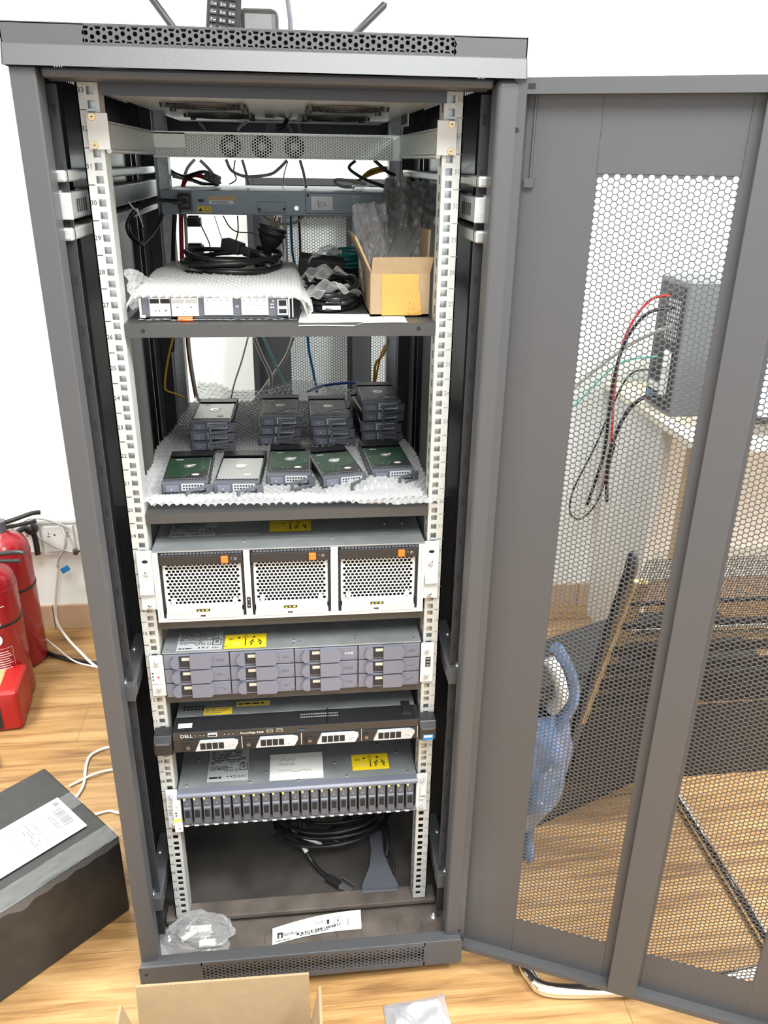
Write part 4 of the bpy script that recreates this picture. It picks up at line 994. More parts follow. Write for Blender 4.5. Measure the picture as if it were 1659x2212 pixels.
def make_drive(label, top, group, open_angle=.45, detail=True):
    t = thing('hard_drive', label, 'hard drive', (0,0,0), group)
    w, d, h = .074, .150, .0195
    b = MB(); b.box(-w/2, -w/2+.0012, 0, d+.012, .001, h-.003); b.box(w/2-.0012, w/2, 0, d+.012, .001, h-.003); b.box(-w/2, w/2, d+.0105, d+.012, .001, h-.003); b.box(-w/2, w/2, 0, d, .001, .0022)
    b.box(-w/2, w/2, d-.012, d+.012, h-.0045, h-.003); part('carrier_frame', b, 'bag_grey', t)
    b = MB(); b.box(-.0349, .0349, .020, .020+.1005, .0028, .0175); part('drive_body', b, 'hdd_silver' if top != 'silver' else 'hdd_silver', t, .001)
    b = MB()
    if top == 'silver':
        b.box(-.033, .033, .0225, .118, .0175, .0180, 0)
    else:
        b.prism([(-.034,.030),(-.006,.030),(.002,.042),(.034,.058),(.034,.119),(-.034,.119)], (0,0,.0176), X, Y_, (0,0,.0008), 0)
        b.prism([(-.034,.0215),(.034,.0215),(.034,.057),(.003,.041),(-.005,.029),(-.034,.029)], (0,0,.0176), X, Y_, (0,0,.0004), 2)
    b.disc((.0, .078, .0186), X, Y_, .0095, 20, 3); b.disc((.0, .078, .0187), X, Y_, .004, 14, 4)
    b.rquad((.006, .081, .0188), Vector((.8,.6,0)), Vector((-.6,.8,0)), .012, .0035, 4)
    b.disc((.014, .036, .0186), X, Y_, .0062, 18, 4, r2=.0045); b.rquad((-.018, .110, .0186), X, Y_, .012, .0035, 4)
    for q in ((-.031,.024),(.031,.024),(-.031,.116),(.031,.116),(-.012,.034),(.026,.07),(-.03,.07),(.02,.112)): b.disc((q[0],q[1],.0188), X, Y_, .0014, 8, 3)
    part('circuit_board' if top != 'silver' else 'drive_lid', b, ['hdd_silver' if top == 'silver' else ('pcb_green' if top == 'green' else 'pcb_dark'), 'ink', 'bag_grey', 'steel', 'white_plastic'], t)
    # front bezel with grey latch block, vent and open lever
    b = MB(); b.box(-w/2, w/2, 0, .006, 0, h); b.box(-w/2,w/2,.006,.019,.014,h-.001); fr = part('front_bezel', b, 'slate', t, .0008)
    b = MB()
    for i in range(14): b.rquad((-w/2+.005+i*.0049, .014, h-.0008), X, Y_, .003, .005)
    part('bezel_slot', b, 'matte_black', fr)
    b = MB(); b.box(-.031, -.010, -.0022, 0, .003, .0145); b.disc((-.0215,-.0025,.0085), X, Z, .0012, 8, 1); part('latch_button', b, ['lilac_grey', 'silver_label'], fr, .001)
    b = MB(); b.box(-.006, .030, -.0010, 0, .0045, .0165, 0)
    for i in range(7):
        for j in range(2): b.disc((-.002+i*.0045, -.0013, .0085+j*.0045), X, Z, .0016, 6, 1)
    part('vent', b, ['silver_label', 'matte_black'], fr)
    T = Matrix.Translation((.0385, -.001, .0085)) @ Matrix.Rotation(open_angle, 4, 'Z') @ Matrix.Scale(.86, 4, X)
    b = MB(); b.T = T
    b.box(-.052, .004, -.0042, -.0008, -.0085, -.0045); b.box(-.052, .004, -.0042, -.0008, .0030, .0075); b.box(-.052, -.0455, -.0042, -.0008, -.0045, .003); b.box(-.010, .004, -.0042, -.0008, -.0045, .003)
    part('lever', b, 'slate', t, .0008)
    return t
proto = {}
KD = {'green': 'green circuit board', 'dark': 'black circuit board', 'silver': 'silver lid'}
def place_drive(top, label, x, y, z, rz, op, group):
    k = (top, op)
    if k not in proto: o = proto[k] = make_drive(label, top, group, abs(op)*1.5)
    else: o = copy_tree(proto[k]); o['label'] = label; o['group'] = group
    o.location = (x, y, z); o.rotation_euler = (0, 0, rz); return o
GZ = .8925
G1 = 'single hard drives in the front row'; G2 = 'hard drives in the four back stacks'
front = [('green', 'green-boarded hard drive, leftmost of the front row on the bubble wrap', -.166, .056, .02, .42), ('silver', 'silver-lidded hard drive lying second from left in the front row', -.084, .050, -.05, .42),
         ('green', 'green-boarded hard drive in the middle of the front row of five', .0005, .080, -.03, .42), ('green', 'green-boarded hard drive turned askew, second from right in the front row', .092, .068, .17, .42),
         ('green', 'green-boarded hard drive at the right end of the front row', .176, .090, .06, .42)]
for (tp_, lb, x, y, rz, op) in front: place_drive(tp_, lb, x, y, GZ, rz, op, G1)
stacks = [('leftmost back stack', -.139, .262, -.02, ['dark','dark','silver']), ('second back stack from the left', -.017, .285, .0, ['dark','dark','dark']),
          ('third back stack from the left', .081, .275, -.05, ['dark','dark','dark']), ('tall rightmost back stack', .176, .300, .05, ['dark','dark','dark','dark'])]
WORD = {3: ['bottom', 'middle', 'top'], 4: ['bottom', 'second lowest', 'second highest', 'top']}
for (nm, x, y, rz, ks) in stacks:
    for i, kk in enumerate(ks):
        col = 'silver-lidded' if kk == 'silver' else 'dark'
        place_drive(kk, '%s hard drive at the %s of the %s' % (col, WORD[len(ks)][i], nm) if 'second' not in WORD[len(ks)][i] else '%s hard drive, %s in the %s' % (col, WORD[len(ks)][i], nm), x + random.uniform(-.003,.003), y + random.uniform(-.004,.004), GZ + i*.0197, rz + random.uniform(-.06,.06), .24, G2)

# ------------------------------------------------------------------ bottom of the rack
cl = thing('mains_cable', 'thick coil of black power cords hanging into the bottom of the rack', 'power cord', (.06, .2, .0))
b = MB()
for k in range(7):
    rr = .085 + .007*(k % 4); o = Vector((.075 + .010*math.sin(k*2.1), .215 + .012*math.cos(k*1.7), .060 + .009*k)); tl_ = .25 + .05*math.sin(k*1.3)
    pts = [o + Vector((rr*1.25*math.cos(2*PI*i/20), rr*math.sin(2*PI*i/20), tl_*rr*math.sin(2*PI*i/20 + .4) - .012*math.cos(4*PI*i/20))) for i in range(20)]
    b.tube(spline(pts, 4, True), .0042, 8, closed=True)
for pts in ([(.17,.22,.10),(.20,.25,.15),(.205,.3,.22),(.20,.4,.26)], [(.16,.2,.11),(.185,.24,.18),(.19,.33,.25)], [(.02,.14,.09),(-.02,.2,.10),(-.035,.28,.14),(-.03,.4,.24)], [(.05,.13,.07),(.09,.12,.055),(.12,.16,.05),(.10,.2,.06)]):
    b.tube(spline(pts, 8), .0042, 8)
b.tube(spline([(.0,.2,.08),(.0,.17,.04),(.02,.19,.006),(.1,.24,.005),(.12,.3,.005)], 8), .0042, 8)
part('cable', b, 'rubber_black', cl)
b = MB(); b.T = Matrix.Translation((-.010,.19,.075)) @ Matrix.Rotation(.6, 4, 'Z') @ Matrix.Rotation(.4, 4, 'Y'); b.box(-.028,.016,-.012,.012,-.011,.011); part('plug', b, 'black_plastic', cl, .004)
b = MB(); b.T = Matrix.Translation((-.045,.155,.055)) @ Matrix.Rotation(2.4, 4, 'Z'); b.box(-.012,.012,-.009,.009,-.006,.006); b.box(.012,.018,-.005,-.003,-.001,.001,1); b.box(.012,.018,.003,.005,-.001,.001,1); part('plug', b, ['black_plastic','brass'], cl, 0)
b = MB(); b.T = Matrix.Translation((.026,.128,.062)) @ Matrix.Rotation(-.5, 4, 'Z'); b.box(-.022,.022,-.0048,-.0044,-.004,.004); part('paper_tag', b, 'white_paper', cl)
b = MB(); b.T = Matrix.Translation((-.005,.150,.062)) @ Matrix.Rotation(-.75, 4, 'Z'); b.box(-.016,.016,-.0048,-.0044,-.0035,.0035); part('paper_tag', b, 'white_paper', cl)
sf = thing('network_cable', 'black cable with metal connector on the dusty bottom of the rack', 'cable', (.07,.06,.0))
b = MB(); b.tube(spline([(.0,.135,.05),(.018,.115,.022),(.036,.092,.012),(.052,.076,.010)], 8), .0042, 8); part('cable', b, 'rubber_black', sf)
b = MB(); b.T = Matrix.Translation((.072,.056,.009)) @ Matrix.Rotation(-.72, 4, 'Z'); b.box(-.026,.008,-.0075,.0075,-.006,.006,0); b.box(.008,.036,-.0065,.0065,-.005,.004,1); part('connector', b, ['black_plastic', 'steel'], sf, .0008)
b = MB(); b.T = Matrix.Translation((.098,.058,.010)) @ Matrix.Rotation(-.75, 4, 'Z'); b.box(-.02,.014,-.0025,.0,-.0005,.0005); part('pull_tab', b, 'steel', sf)
b = MB(); b.T = Matrix.Translation((.006,.128,.040)) @ Matrix.Rotation(-.9, 4, 'Z') @ Matrix.Rotation(.6, 4, 'Y'); b.cyl((-.008,0,0),(.010,0,0),.0052,n=10); part('white_sleeve', b, 'white_plastic', sf)
gb = thing('cable_guide', 'flared grey plastic piece standing on the bottom of the rack at right', 'plastic part', (.16,.08,.0))
b = MB()
b.prism([(.1205,.030),(.197,.027),(.193,.045),(.182,.085),(.176,.13),(.178,.18),(.150,.183),(.150,.13),(.142,.085),(.125,.045)], (0,0,.001), X, Y_, (0,0,.018)); part('body', b, 'slate', gb, .003)
b = MB(); b.box(.122,.196,.0245,.031,.001,.013); b.box(.126,.131,.0235,.025,.003,.011); b.box(.186,.191,.0235,.025,.003,.011); part('foot', b, 'slate', gb, .001)
b = MB(); b.tube(spline([(.180,.10,.03),(.186,.13,.045),(.186,.17,.05),(.180,.19,.07)], 6), .004, 8); b.tube(spline([(.19,.06,.02),(.194,.09,.03),(.186,.12,.04)], 6), .003, 6); part('side_rib', b, 'black_plastic', gb)
b = MB()
def lump(u, v):
    a = 2*PI*u; q = 1 + .30*noise.noise(Vector((math.cos(a)*1.6, math.sin(a)*1.6, v*3.0))) + .16*(1-abs(2*((u*5+v*3) % 1)-1)) + .07*noise.noise(Vector((u*22, v*22, 3)))
    r = math.sin(PI*min(1, .06 + .94*v)*.5 + 0.0) if False else math.cos(v*PI/2)**.55
    return Vector((-.202 + .066*q*r*math.cos(a), -.034 + .040*q*r*math.sin(a), -.011 + .058*v*(1+.2*noise.noise(Vector((u*6, v*2, 1))))))
b.grid(72, 34, lump, smooth=False)
pb = tag(b.build('plastic_bag', 'milky_film', None, loc=(-.202,-.034,-.0115)), 'crumpled clear plastic bag of parts at the front left of the rack floor', 'plastic bag')
b = MB(); b.cyl((-.235,-.04,.0),(-.205,-.03,.012),.006,n=12); b.cyl((-.2,-.05,-.003),(-.17,-.05,-.003),.008,n=12); b.box(-.22,-.18,-.03,-.015,-.01,.006)
o = b.build('bagged_part', 'white_plastic', None, loc=(-.2,-.035,-.0115)); tag(o, 'white plastic pieces inside the crumpled clear bag in the rack', 'plastic part')
# curled label strip
def strip(u, v):
    x = -.061 + .176*u; y = -.060 + .038*v + .019*u + .004*math.sin(PI*u); z = -.0105 + .010*(1-abs(2*v-1))*0 + .012*v**2*(.5+.8*u) + .003*math.sin(PI*u)
    return Vector((x, y - .006*v*v, z))
b = MB(); b.grid(30, 8, strip)
lp = b.build('label_strip', 'white_paper', None, loc=(.025,-.04,-.0105)); tag(lp, 'curled white printed label strip lying on the rack floor', 'paper label')
b = MB()
def onstrip(u, v): return strip(u, v) + Vector((0,-.0004,.0007))
Uv = (strip(.5,.5) - strip(.2,.5)).normalized(); Vv = (strip(.3,.8) - strip(.3,.3)).normalized()
b.text('NetApp', onstrip(.20,.38), Uv, Vv, .0095, 0); q = onstrip(.085,.42)
b.rquad(q - Uv*.0035, Uv, Vv, .0035, .011, 0, .0003); b.rquad(q + Uv*.0035, Uv, Vv, .0035, .011, 0, .0003); b.rquad(q + Vv*.0038, Uv, Vv, .0105, .0035, 0, .0003)
b.dashes(onstrip(.04,.08), Uv, Vv, .03, .003, 1, 0, dens=1); b.text('CE', onstrip(.545,.62), Uv, Vv, .0085, 0); b.text('UK', onstrip(.49,.62), Uv, Vv, .006, 0)
b.barcode(onstrip(.27,.16), Uv, Vv, .088, .0045, 0); b.dashes(onstrip(.30,.06), Uv, Vv, .07, .003, 1, 0, dens=1)
for (u_, v_, w_, h_) in ((.735,.75,.014,.0008),(.735,.42,.014,.0008)): b.rquad(onstrip(u_, v_), Uv, Vv, w_, h_, 0)
for u_ in (.698,.772): b.rquad(onstrip(u_,.585), Uv, Vv, .0008, .0125, 0)
b.text('8', onstrip(.735,.585), Uv, Vv, .010, 0)
q = onstrip(.625,.6); b.poly(q, Uv, Vv, [(-.003,.004),(.003,.004),(.002,-.005),(-.002,-.005)], 0); b.rquad(q, Uv, Vv, .009, .0008, 0, .0004)
b.dashes(onstrip(.86,.25), Vv, -Uv, .016, .004, 2, 0, dens=1)
o = b.build('printing', 'ink', None); o.parent = lp
for v in o.data.vertices: v.co -= lp.location
b = MB()
# ------------------------------------------------------------------ cables at the back of the rack
def cable(label, pts, r, m, name='cable', plug=None):
    b = MB(); b.tube(spline(pts, 8), r, 8)
    o = b.build(name, m, None, loc=tuple(Vector(pts[-1]))); tag(o, label, 'cable')
    return o
cable('thick red cable running down the left rear rail of the rack', [P(470,400,.70), P(445,385,.68), P(420,378,.67), P(400,390,.66), P(392,430,.63), P(392,520,.62), P(397,620,.62), P(408,760,.62), P(424,858,.62)], .0048, 'cable_red')
cable('off-white cable beside the thick red one at the left rear rail', [P(420,345,.70), P(402,370,.68), P(394,420,.645), P(401,480,.60), P(404,600,.60), P(408,740,.60), P(422,840,.60), P(430,866,.60)], .0034, 'cable_white')
cable('black cable running straight down beside the left rear rail', [P(378,463,.60), P(375,520,.60), P(374,600,.60), P(372,640,.58), P(374,700,.60), P(372,760,.60)], .0045, 'rubber_black')
cable('yellow cable curving at the left below the upper shelf', [P(374,728,.56), P(366,760,.56), P(359,800,.56), P(356,835,.56), P(362,845,.56), P(376,850,.56), P(400,860,.58)], .0022, 'cable_yellow')
cable('aqua cable slanting behind the middle shelf', [P(568,728,.72), P(590,775,.72), P(606,812,.72), P(624,848,.72)], .0024, 'cable_aqua')
cable('light blue cable hanging vertically behind the middle shelf', [P(628,466,.66), P(630,520,.66), P(634,560,.66), P(645,590,.64), P(658,640,.62), P(662,700,.63), P(668,760,.64), P(676,800,.64), P(685,848,.63)], .0030, 'cable_sky')
cable('dark blue cable arching over the back of the middle shelf', [P(664,846,.64), P(700,833,.62), P(760,827,.60), P(810,836,.60), P(840,855,.60), P(858,880,.59)], .0032, 'cable_blue')
cable('ochre cable twisted beside the right rear rail', [P(838,735,.62), P(828,765,.62), P(812,785,.62), P(808,815,.62), P(806,850,.62)], .0030, 'cable_orange')
cable('second ochre cable twisted beside the right rear rail', [P(832,745,.63), P(822,770,.625), P(815,800,.63), P(810,825,.63), P(804,852,.62)], .0026, 'cable_orange')
cable('black cable hanging straight down behind the network switch', [P(645,466,.70), P(648,520,.70), P(649,570,.69), P(651,600,.68)], .0030, 'rubber_black')
cable('thick grey cable hanging in front of the leaning door', [P(604,466,.80), P(600,495,.82), P(589,530,.85), P(596,560,.86), P(603,600,.85), P(585,640,.8)], .0060, 'cable_grey')
cable('second thick grey cable curving in front of the leaning door', [P(596,466,.84), P(607,500,.84), P(612,540,.84), P(610,575,.82), P(597,610,.80)], .0055, 'cable_grey')
cable('grey cable hanging low in front of the leaning door', [P(548,728,.80), P(566,770,.80), P(584,810,.80), P(584,845,.80), P(583,866,.78)], .0048, 'cable_grey')
cable('grey cable crossing diagonally in front of the leaning door', [P(634,728,.82), P(618,770,.82), P(592,808,.82), P(565,845,.80), P(548,868,.78)], .0042, 'cable_grey')
cable('thin pale cable slanting over the white wall', [P(536,728,.60), P(522,780,.62), P(506,830,.62), P(498,868,.62), P(497,874,.60)], .0018, 'cable_white')
cable('thin black cable hanging in a shallow bow below the switch', [P(423,466,.72), P(438,495,.72), P(452,525,.72), P(456,545,.72), P(480,544,.72), P(505,527,.72), P(514,500,.72), P(513,466,.72)], .0014, 'cable_dark')
cable('thin black cable curving right below the switch', [P(482,466,.74), P(496,490,.74), P(514,501,.74), P(545,503,.74), P(572,512,.74), P(586,490,.74), P(596,466,.74)], .0014, 'cable_dark')
cable('thin grey cable below the switch towards the coiled cord', [P(463,466,.80), P(474,500,.80), P(484,530,.80), P(492,552,.78)], .0010, 'cable_grey')
cable('pale grey cable looping under the network switch', [P(568,466,.66), P(585,478,.66), P(612,485,.66), P(640,480,.66), P(655,466,.66)], .0028, 'cable_white')
cable('grey cable drooping between the appliance and the switch', [P(488,344,.62), P(500,368,.62), P(525,380,.62), P(550,381,.62), P(585,376,.62), P(605,362,.62), P(620,346,.62)], .0030, 'cable_grey')
cable('dark thin cable dropping from the appliance at left', [P(508,346,.66), P(505,370,.66), P(510,388,.66), P(495,398,.66)], .0014, 'cable_dark')
cable('brown-grey cable dropping from the appliance to the switch', [P(523,345,.64), P(530,368,.64), P(537,398,.62)], .0028, 'cable_grey')
cable('straight grey cable dropping behind the middle of the switch', [P(648,346,.64), P(656,375,.64), P(661,404,.60)], .0030, 'cable_grey')
cable('thin grey cable dropping behind the switch near the centre', [P(622,348,.66), P(614,375,.66), P(612,400,.64), P(611,404,.60)], .0012, 'cable_grey')
cable('pale cable slanting right behind the switch at left', [P(432,346,.66), P(452,366,.66), P(476,396,.64)], .0034, 'cable_white')
cable('dark cord curving down onto the right end of the switch', [P(768,347,.62), P(754,362,.62), P(772,378,.62), P(800,392,.60), P(835,403,.58), P(852,402,.58)], .0032, 'cable_dark')
cable('second dark cord above the right end of the switch', [P(808,346,.60), P(822,358,.60), P(838,372,.60), P(852,378,.62)], .0034, 'cable_dark')
cable('grey lead looped on top of the switch at right', [P(790,398,.55), P(765,392,.56), P(730,388,.58), P(722,394,.57), P(740,403,.55), P(765,404,.54)], .0030, 'cable_grey')
b = MB()
for k in range(5):
    pts = [P(765 + k*3, 396 - k*2, .66), P(800, 378 - k*2.5, .69), P(835, 368 - k*1.5, .70), P(862, 372 + k*1.5, .70), P(880, 386 + k, .68)]
    b.tube(spline(pts, 6), .0026, 6, m=k % 3)
tag(b.build('cable_bundle', ['cable_orange', 'cable_yellow', 'cable_dark'], None, loc=tuple(P(800,390,.66))), 'brown and yellow cable bundle behind the right end of the switch', 'cable')
b = MB()
for k in range(7):
    b.tube(spline([P(350 + k*4, 352 + k*5, .66 + .01*k), P(375 + k*6, 372 + k*3, .68), P(410 + k*4, 385 + k*2, .66), P(440 + k*5, 398, .62)], 6), .0024, 6)
cbk = tag(b.build('cable_bundle', 'rubber_black', None, loc=tuple(P(400,395,.64))), 'tangle of black cables behind the left end of the switch', 'cable')
c1 = thing('mains_cable', 'black power connector with brass contacts lying on top of the switch', 'power cord', tuple(P(455,396,.56)))
b = MB(); c = P(458,384,.56); T = Matrix.Translation(c) @ Matrix.Rotation(.4, 4, 'Y') @ Matrix.Rotation(-.3, 4, 'Z'); b.T = T; b.box(-.013,.013,-.012,.016,-.009,.009); part('connector', b, 'slate', c1, .003)
b = MB(); b.T = T
for q in ((-.005,-.003),(.005,-.003),(0,.004)): b.box(q[0]-.0011,q[0]+.0011,-.0126,-.0119,q[1]-.0016,q[1]+.0016)
part('contact', b, 'brass', c1)
b = MB(); b.tube(spline([c + Vector((.0,.016,0)), c + Vector((-.02,.06,.01)), c + Vector((-.06,.1,.0))], 6), .0036, 8); part('cable', b, 'rubber_black', c1)
for (x0, y0_, x1, y1_, Yp, lb) in ((405, 530, 438, 592, .78, 'black power adapter hanging behind the shelf beside the red cable'), (402, 470, 432, 490, .80, 'small black adapter hanging just below the switch at left')):
    a = P(x0, y1_, Yp); c = P(x1, y0_, Yp); b = MB(); b.box(a.x, c.x, Yp, Yp+.035, a.z, c.z); b.box(a.x+.004, c.x-.004, Yp+.004, Yp+.03, c.z, c.z+.004)
    tag(b.build('power_adapter', 'black_plastic', None, .003, loc=tuple(a)), lb, 'power adapter')
for (pts, lb) in (([P(430,264,.62),P(440,275,.62),P(445,284,.62)],'pale cable end under the fan tray at left'), ([P(535,262,.68),P(520,272,.68),P(514,282,.66)],'pale cable end under the fan tray near the centre'), ([P(622,268,.6),P(630,284,.58)],'thin cable under the fan tray right of centre'), ([P(645,268,.6),P(650,284,.58)],'second thin cable under the fan tray right of centre')):
    cable(lb, pts, .0026, 'cable_white')
b = MB(); c = P(600,276,.55); b.box(c.x-.024, c.x-.004, .54, .56, c.z-.006, c.z+.008); b.tube(spline([c, c + Vector((.012,.0,.004)), c + Vector((.02,.01,.022)), c+Vector((.015,.02,.04))], 6), .004, 8)
tag(b.build('power_plug', 'black_plastic', None, loc=tuple(c)), 'black plug standing on top of the pale appliance', 'plug')
b = MB(); c = P(773,397,.50); b.box(c.x-.011, c.x+.011, .49, .51, 1.336, 1.3455); tag(b.build('plastic_block', 'clear_film', None, .002, loc=(c.x,.5,1.336)), 'small clear plastic block on the right end of the switch', 'plastic block')
b = MB(); b.obox((-.238,.05,1.187), (.004,0,0), (0,.012,0), (0,0,.004)); b.cyl((-.232,.045,1.19),(-.222,.045,1.19),.006,n=12)
tag(b.build('wing_screw', 'steel', None, loc=(-.23,.05,1.187)), 'silver shelf screw beside the left mounting rail', 'screw')
b = MB(); a = P(928,243,.33); b.quad((.2935,.30,1.425),(.2935,.38,1.425),(.2935,.38,1.452),(.2935,.30,1.452))
b = MB(); b.T = None; p0 = P(925,245,.30); b.obox((.21, .30, 1.455), (.0008,0,0), (0,.045,0), (0,0,.012), 0)
for k in range(7): b.obox((.2089, .265+k*.011, 1.455), (.0004,0,0), (0,.0025,0), (0,0,.008), 1)
tag(b.build('tray_label', ['silver_label', 'ink'], None, loc=(.21,.3,1.443)), 'silver barcode label high up beside the right mounting rail', 'label')

# ------------------------------------------------------------------ on the roof of the rack
RZ = 1.529
ph = thing('cordless_phone', 'black cordless phone handset standing on the rack roof beside its grey base', 'phone', (-.085, .30, RZ))
T = Matrix.Translation((-.086, .29, RZ)) @ Matrix.Rotation(-.16, 4, 'X') @ Matrix.Rotation(.10, 4, 'Y')
b = MB(); b.T = T; b.box(-.026, .026, 0, .024, .018, .170); hs = part('handset', b, 'matte_black', ph, .006, seg=3)
b = MB(); b.T = T
for j in range(6):
    for i in range(3): b.box(-.0205+i*.0142, -.0095+i*.0142, -.0022, .0, .044+j*.0112, .0522+j*.0112)
part('keypad', b, 'ink', hs, .0012)
b = MB(); b.T = T
KEYS = ['*0#', '789', '456', '123']
for j, row in enumerate(KEYS):
    for i, ch in enumerate(row):
        b.text(ch, (-.0172+i*.0142, -.0022, .0481+j*.0112), X, Z, .0052, 0, .0004); b.rquad((-.0125+i*.0142, -.0026, .0478+j*.0112), X, Z, .0035, .0012, 0)
for i in range(3): b.rquad((-.015+i*.0142, -.0026, .0481+4*.0112), X, Z, .005, .002, 0); b.rquad((-.015+i*.0142, -.0026, .0481+5*.0112), X, Z, .004, .003, 0)
part('key_print', b, 'ink_white', hs)
b = MB(); b.T = T; b.box(-.019, .019, -.0015, .0, .118, .160); part('display', b, 'slate', hs, .001)
b = MB(); b.box(-.125, -.045, .255, .36, RZ, RZ+.035); part('charging_cradle', b, 'grey_box', ph, .01)
b = MB(); b.T = Matrix.Translation((-.03, .34, RZ)) @ Matrix.Rotation(-.25, 4, 'X'); b.box(-.03, .037, -.012, .03, .0, .088); part('base_station', b, 'bag_grey', ph, .012, seg=3)
ro = thing('wifi_router', 'router with black aerials on the rack roof behind the phone', 'router', (0, .46, RZ))
b = MB(); b.box(-.185, .165, .42, .53, RZ, RZ+.028); part('body', b, 'black_plastic', ro, .006)
for (x0, x1) in ((-.170, -.214), (.130, .195)):
    b = MB(); b.tube([(x0,.50,RZ+.02),(x0,.50,RZ+.06),(x1,.50,RZ+.118),(x1+(x1-x0)*.02,.50,RZ+.122)], [.007,.0065,.0065,.005], 10); part('aerial', b, 'black_plastic', ro)
b = MB(); b.tube([(.027,.51,RZ+.02),(.027,.51,RZ+.09),(.012,.51,RZ+.21)], [.006,.0045,.0035], 10); part('aerial', b, 'slate', ro)

# ------------------------------------------------------------------ left of the rack
def extinguisher(label, cx, cy, r, hs, rot):
    t = thing('fire_extinguisher', label, 'fire extinguisher', (cx, cy, FZ), 'red fire extinguishers')
    b = MB(); b.lathe([(0,0),(r*.9,0),(r,.012),(r,hs-.05),(r*.96,hs-.028),(r*.84,hs-.010),(r*.62,hs+.002),(r*.35,hs+.010),(r*.3,hs+.016),(0,hs+.016)], (cx,cy,FZ), 48); part('cylinder', b, 'red_paint', t)
    b = MB(); b.lathe([(r*1.004,hs-.052),(r*1.012,hs-.052),(r*1.012,hs-.048),(r*1.004,hs-.048)], (cx,cy,FZ), 48); part('weld_seam', b, 'red_paint', t)
    b = MB(); b.lathe([(r*1.003,.045),(r*1.008,.045),(r*1.008,.048),(r*1.003,.048)], (cx,cy,FZ), 48); part('weld_seam', b, 'red_paint', t)
    b = MB(); zb = hs*.62; b.lathe([(r*1.006,zb),(r*1.02,zb),(r*1.02,zb+.008),(r*1.006,zb+.008)], (cx,cy,FZ), 48); part('strap', b, 'rubber_black', t)
    b = MB(); b.cyl((cx,cy,FZ+hs+.015),(cx,cy,FZ+hs+.05),.017,n=16); v = part('valve', b, 'slate', t)
    d = Vector((math.cos(rot), math.sin(rot), 0)); q = Vector((cx,cy,FZ+hs+.040))
    b = MB(); b.tube(spline([q, q + d*.04 + Z*.004, q + d*.09 + Z*.012, q + d*.115 + Z*.01], 6), .007, 8); b.tube(spline([q - Z*.014, q + d*.05 - Z*.016, q + d*.10 - Z*.014], 6), .006, 8); part('handle', b, 'black_plastic', t)
    b = MB(); s = d.cross(Z); b.tube(spline([q - Z*.01, q - d*.04, q - d*.075 - Z*.03, q - d*(r*1.16) - Z*.10, q - d*(r*1.16) - Z*.22], 8), .0085, 10); part('hose', b, 'rubber_black', t)
    return t, r, hs
e1, r, hs = extinguisher('front red fire extinguisher standing beside the red box, with white label print', -.842, .905, .070, .412, -.15)
cx, cy = -.842, .905
def oncyl(a, z): return Vector((cx + r*1.004*math.sin(a), cy - r*1.004*math.cos(a), FZ+z)), Vector((math.cos(a), math.sin(a), 0))
b = MB()
def cylquad(a0, a1, z0, z1, m=0, k=1.005):
    n = 6
    for i in range(n):
        p, q = a0 + (a1-a0)*i/n, a0 + (a1-a0)*(i+1)/n
        b.quad(*[(cx + r*k*math.sin(t), cy - r*k*math.cos(t), FZ+z) for t, z in ((p,z0),(q,z0),(q,z1),(p,z1))], m)
for j in range(9): cylquad(-.15, .72 - .2*(j % 3)*.3, .118 + j*.0075, .1205 + j*.0075)
cylquad(-.2, .78, .112, .113); cylquad(-.2, .78, .19, .191); cylquad(.775, .785, .112, .191)
for i in range(7): cylquad(-.2+i*.14, -.12+i*.14, .098, .105)
O, U = oncyl(.18, .222); b.disc(O, U, Z, .021, 22, 0, .0015); b.rquad(O + U*.003, U, Z, .010, .010, 1, .0025); b.rquad(O - U*.006, Vector(U)*.7+Z*.7, (Z*.7-Vector(U)*.7), .012, .003, 1, .0025)
cylquad(.05, .5, .263, .2645); cylquad(.05, .5, .289, .2905); cylquad(.05, .07, .263, .29); cylquad(.48, .5, .263, .29); cylquad(.2, .35, .268, .283)
cylquad(-.1, .45, .298, .301); cylquad(.2, .42, .312, .330); cylquad(.25, .37, .316, .325, 1, 1.007); cylquad(.55, .75, .318, .321)
part('label_print', b, ['ink_white', 'red_paint'], e1)
b = MB(); O, U = oncyl(-.25, .365); b.disc(O, U, Z, .016, 16, 0, .004); part('yellow_tag', b, 'yellow', e1)
extinguisher('rear red fire extinguisher against the wall, partly behind the front one', -.852, 1.085, .070, .425, .5)
b = MB(); b.sphere((-.795,1.17,.345),.022,14); b.tube(spline([(-.83,1.13,.345),(-.81,1.16,.35),(-.79,1.17,.325),(-.785,1.16,.26)],6),.009,8)
tag(b.build('hose_nozzle', 'rubber_black', None, loc=(-.8,1.19,.40)), 'black hose nozzle at the wall above the rear extinguisher', 'nozzle')
rb = thing('red_box', 'red plastic box with printed side label on the wooden floor', 'box', (-.86, .80, FZ))
b = MB(); T = Matrix.Translation((-.865, .79, FZ)) @ Matrix.Rotation(.10, 4, 'Z'); b.T = T; b.box(-.105, .105, -.075, .075, 0, .125); part('body', b, 'red_plastic', rb, .014, seg=3)
b = MB(); b.T = T; b.rquad((-.005,-.076,.06), X, Z, .12, .095, 0); b.disc((-.0,-.0764,.075), X, Z, .026, 18, 1); b.rquad((.0,-.0764,.035), X, Z, .09, .03, 2); b.rquad((.045,-.0766,.075), X, Z, .008, .05, 3); b.dashes((-.05,-.0766,.02), X, Z, .09, .03, 3, 1, lift=.0002); part('side_label', b, ['ink', 'yellow_pale', 'orange', 'white_plastic'], rb)
b = MB(); b.T = T; b.rquad((-.01,.0,.1256), X, Y_, .13, .09, 0); part('top_label', b, 'wood_light', rb)
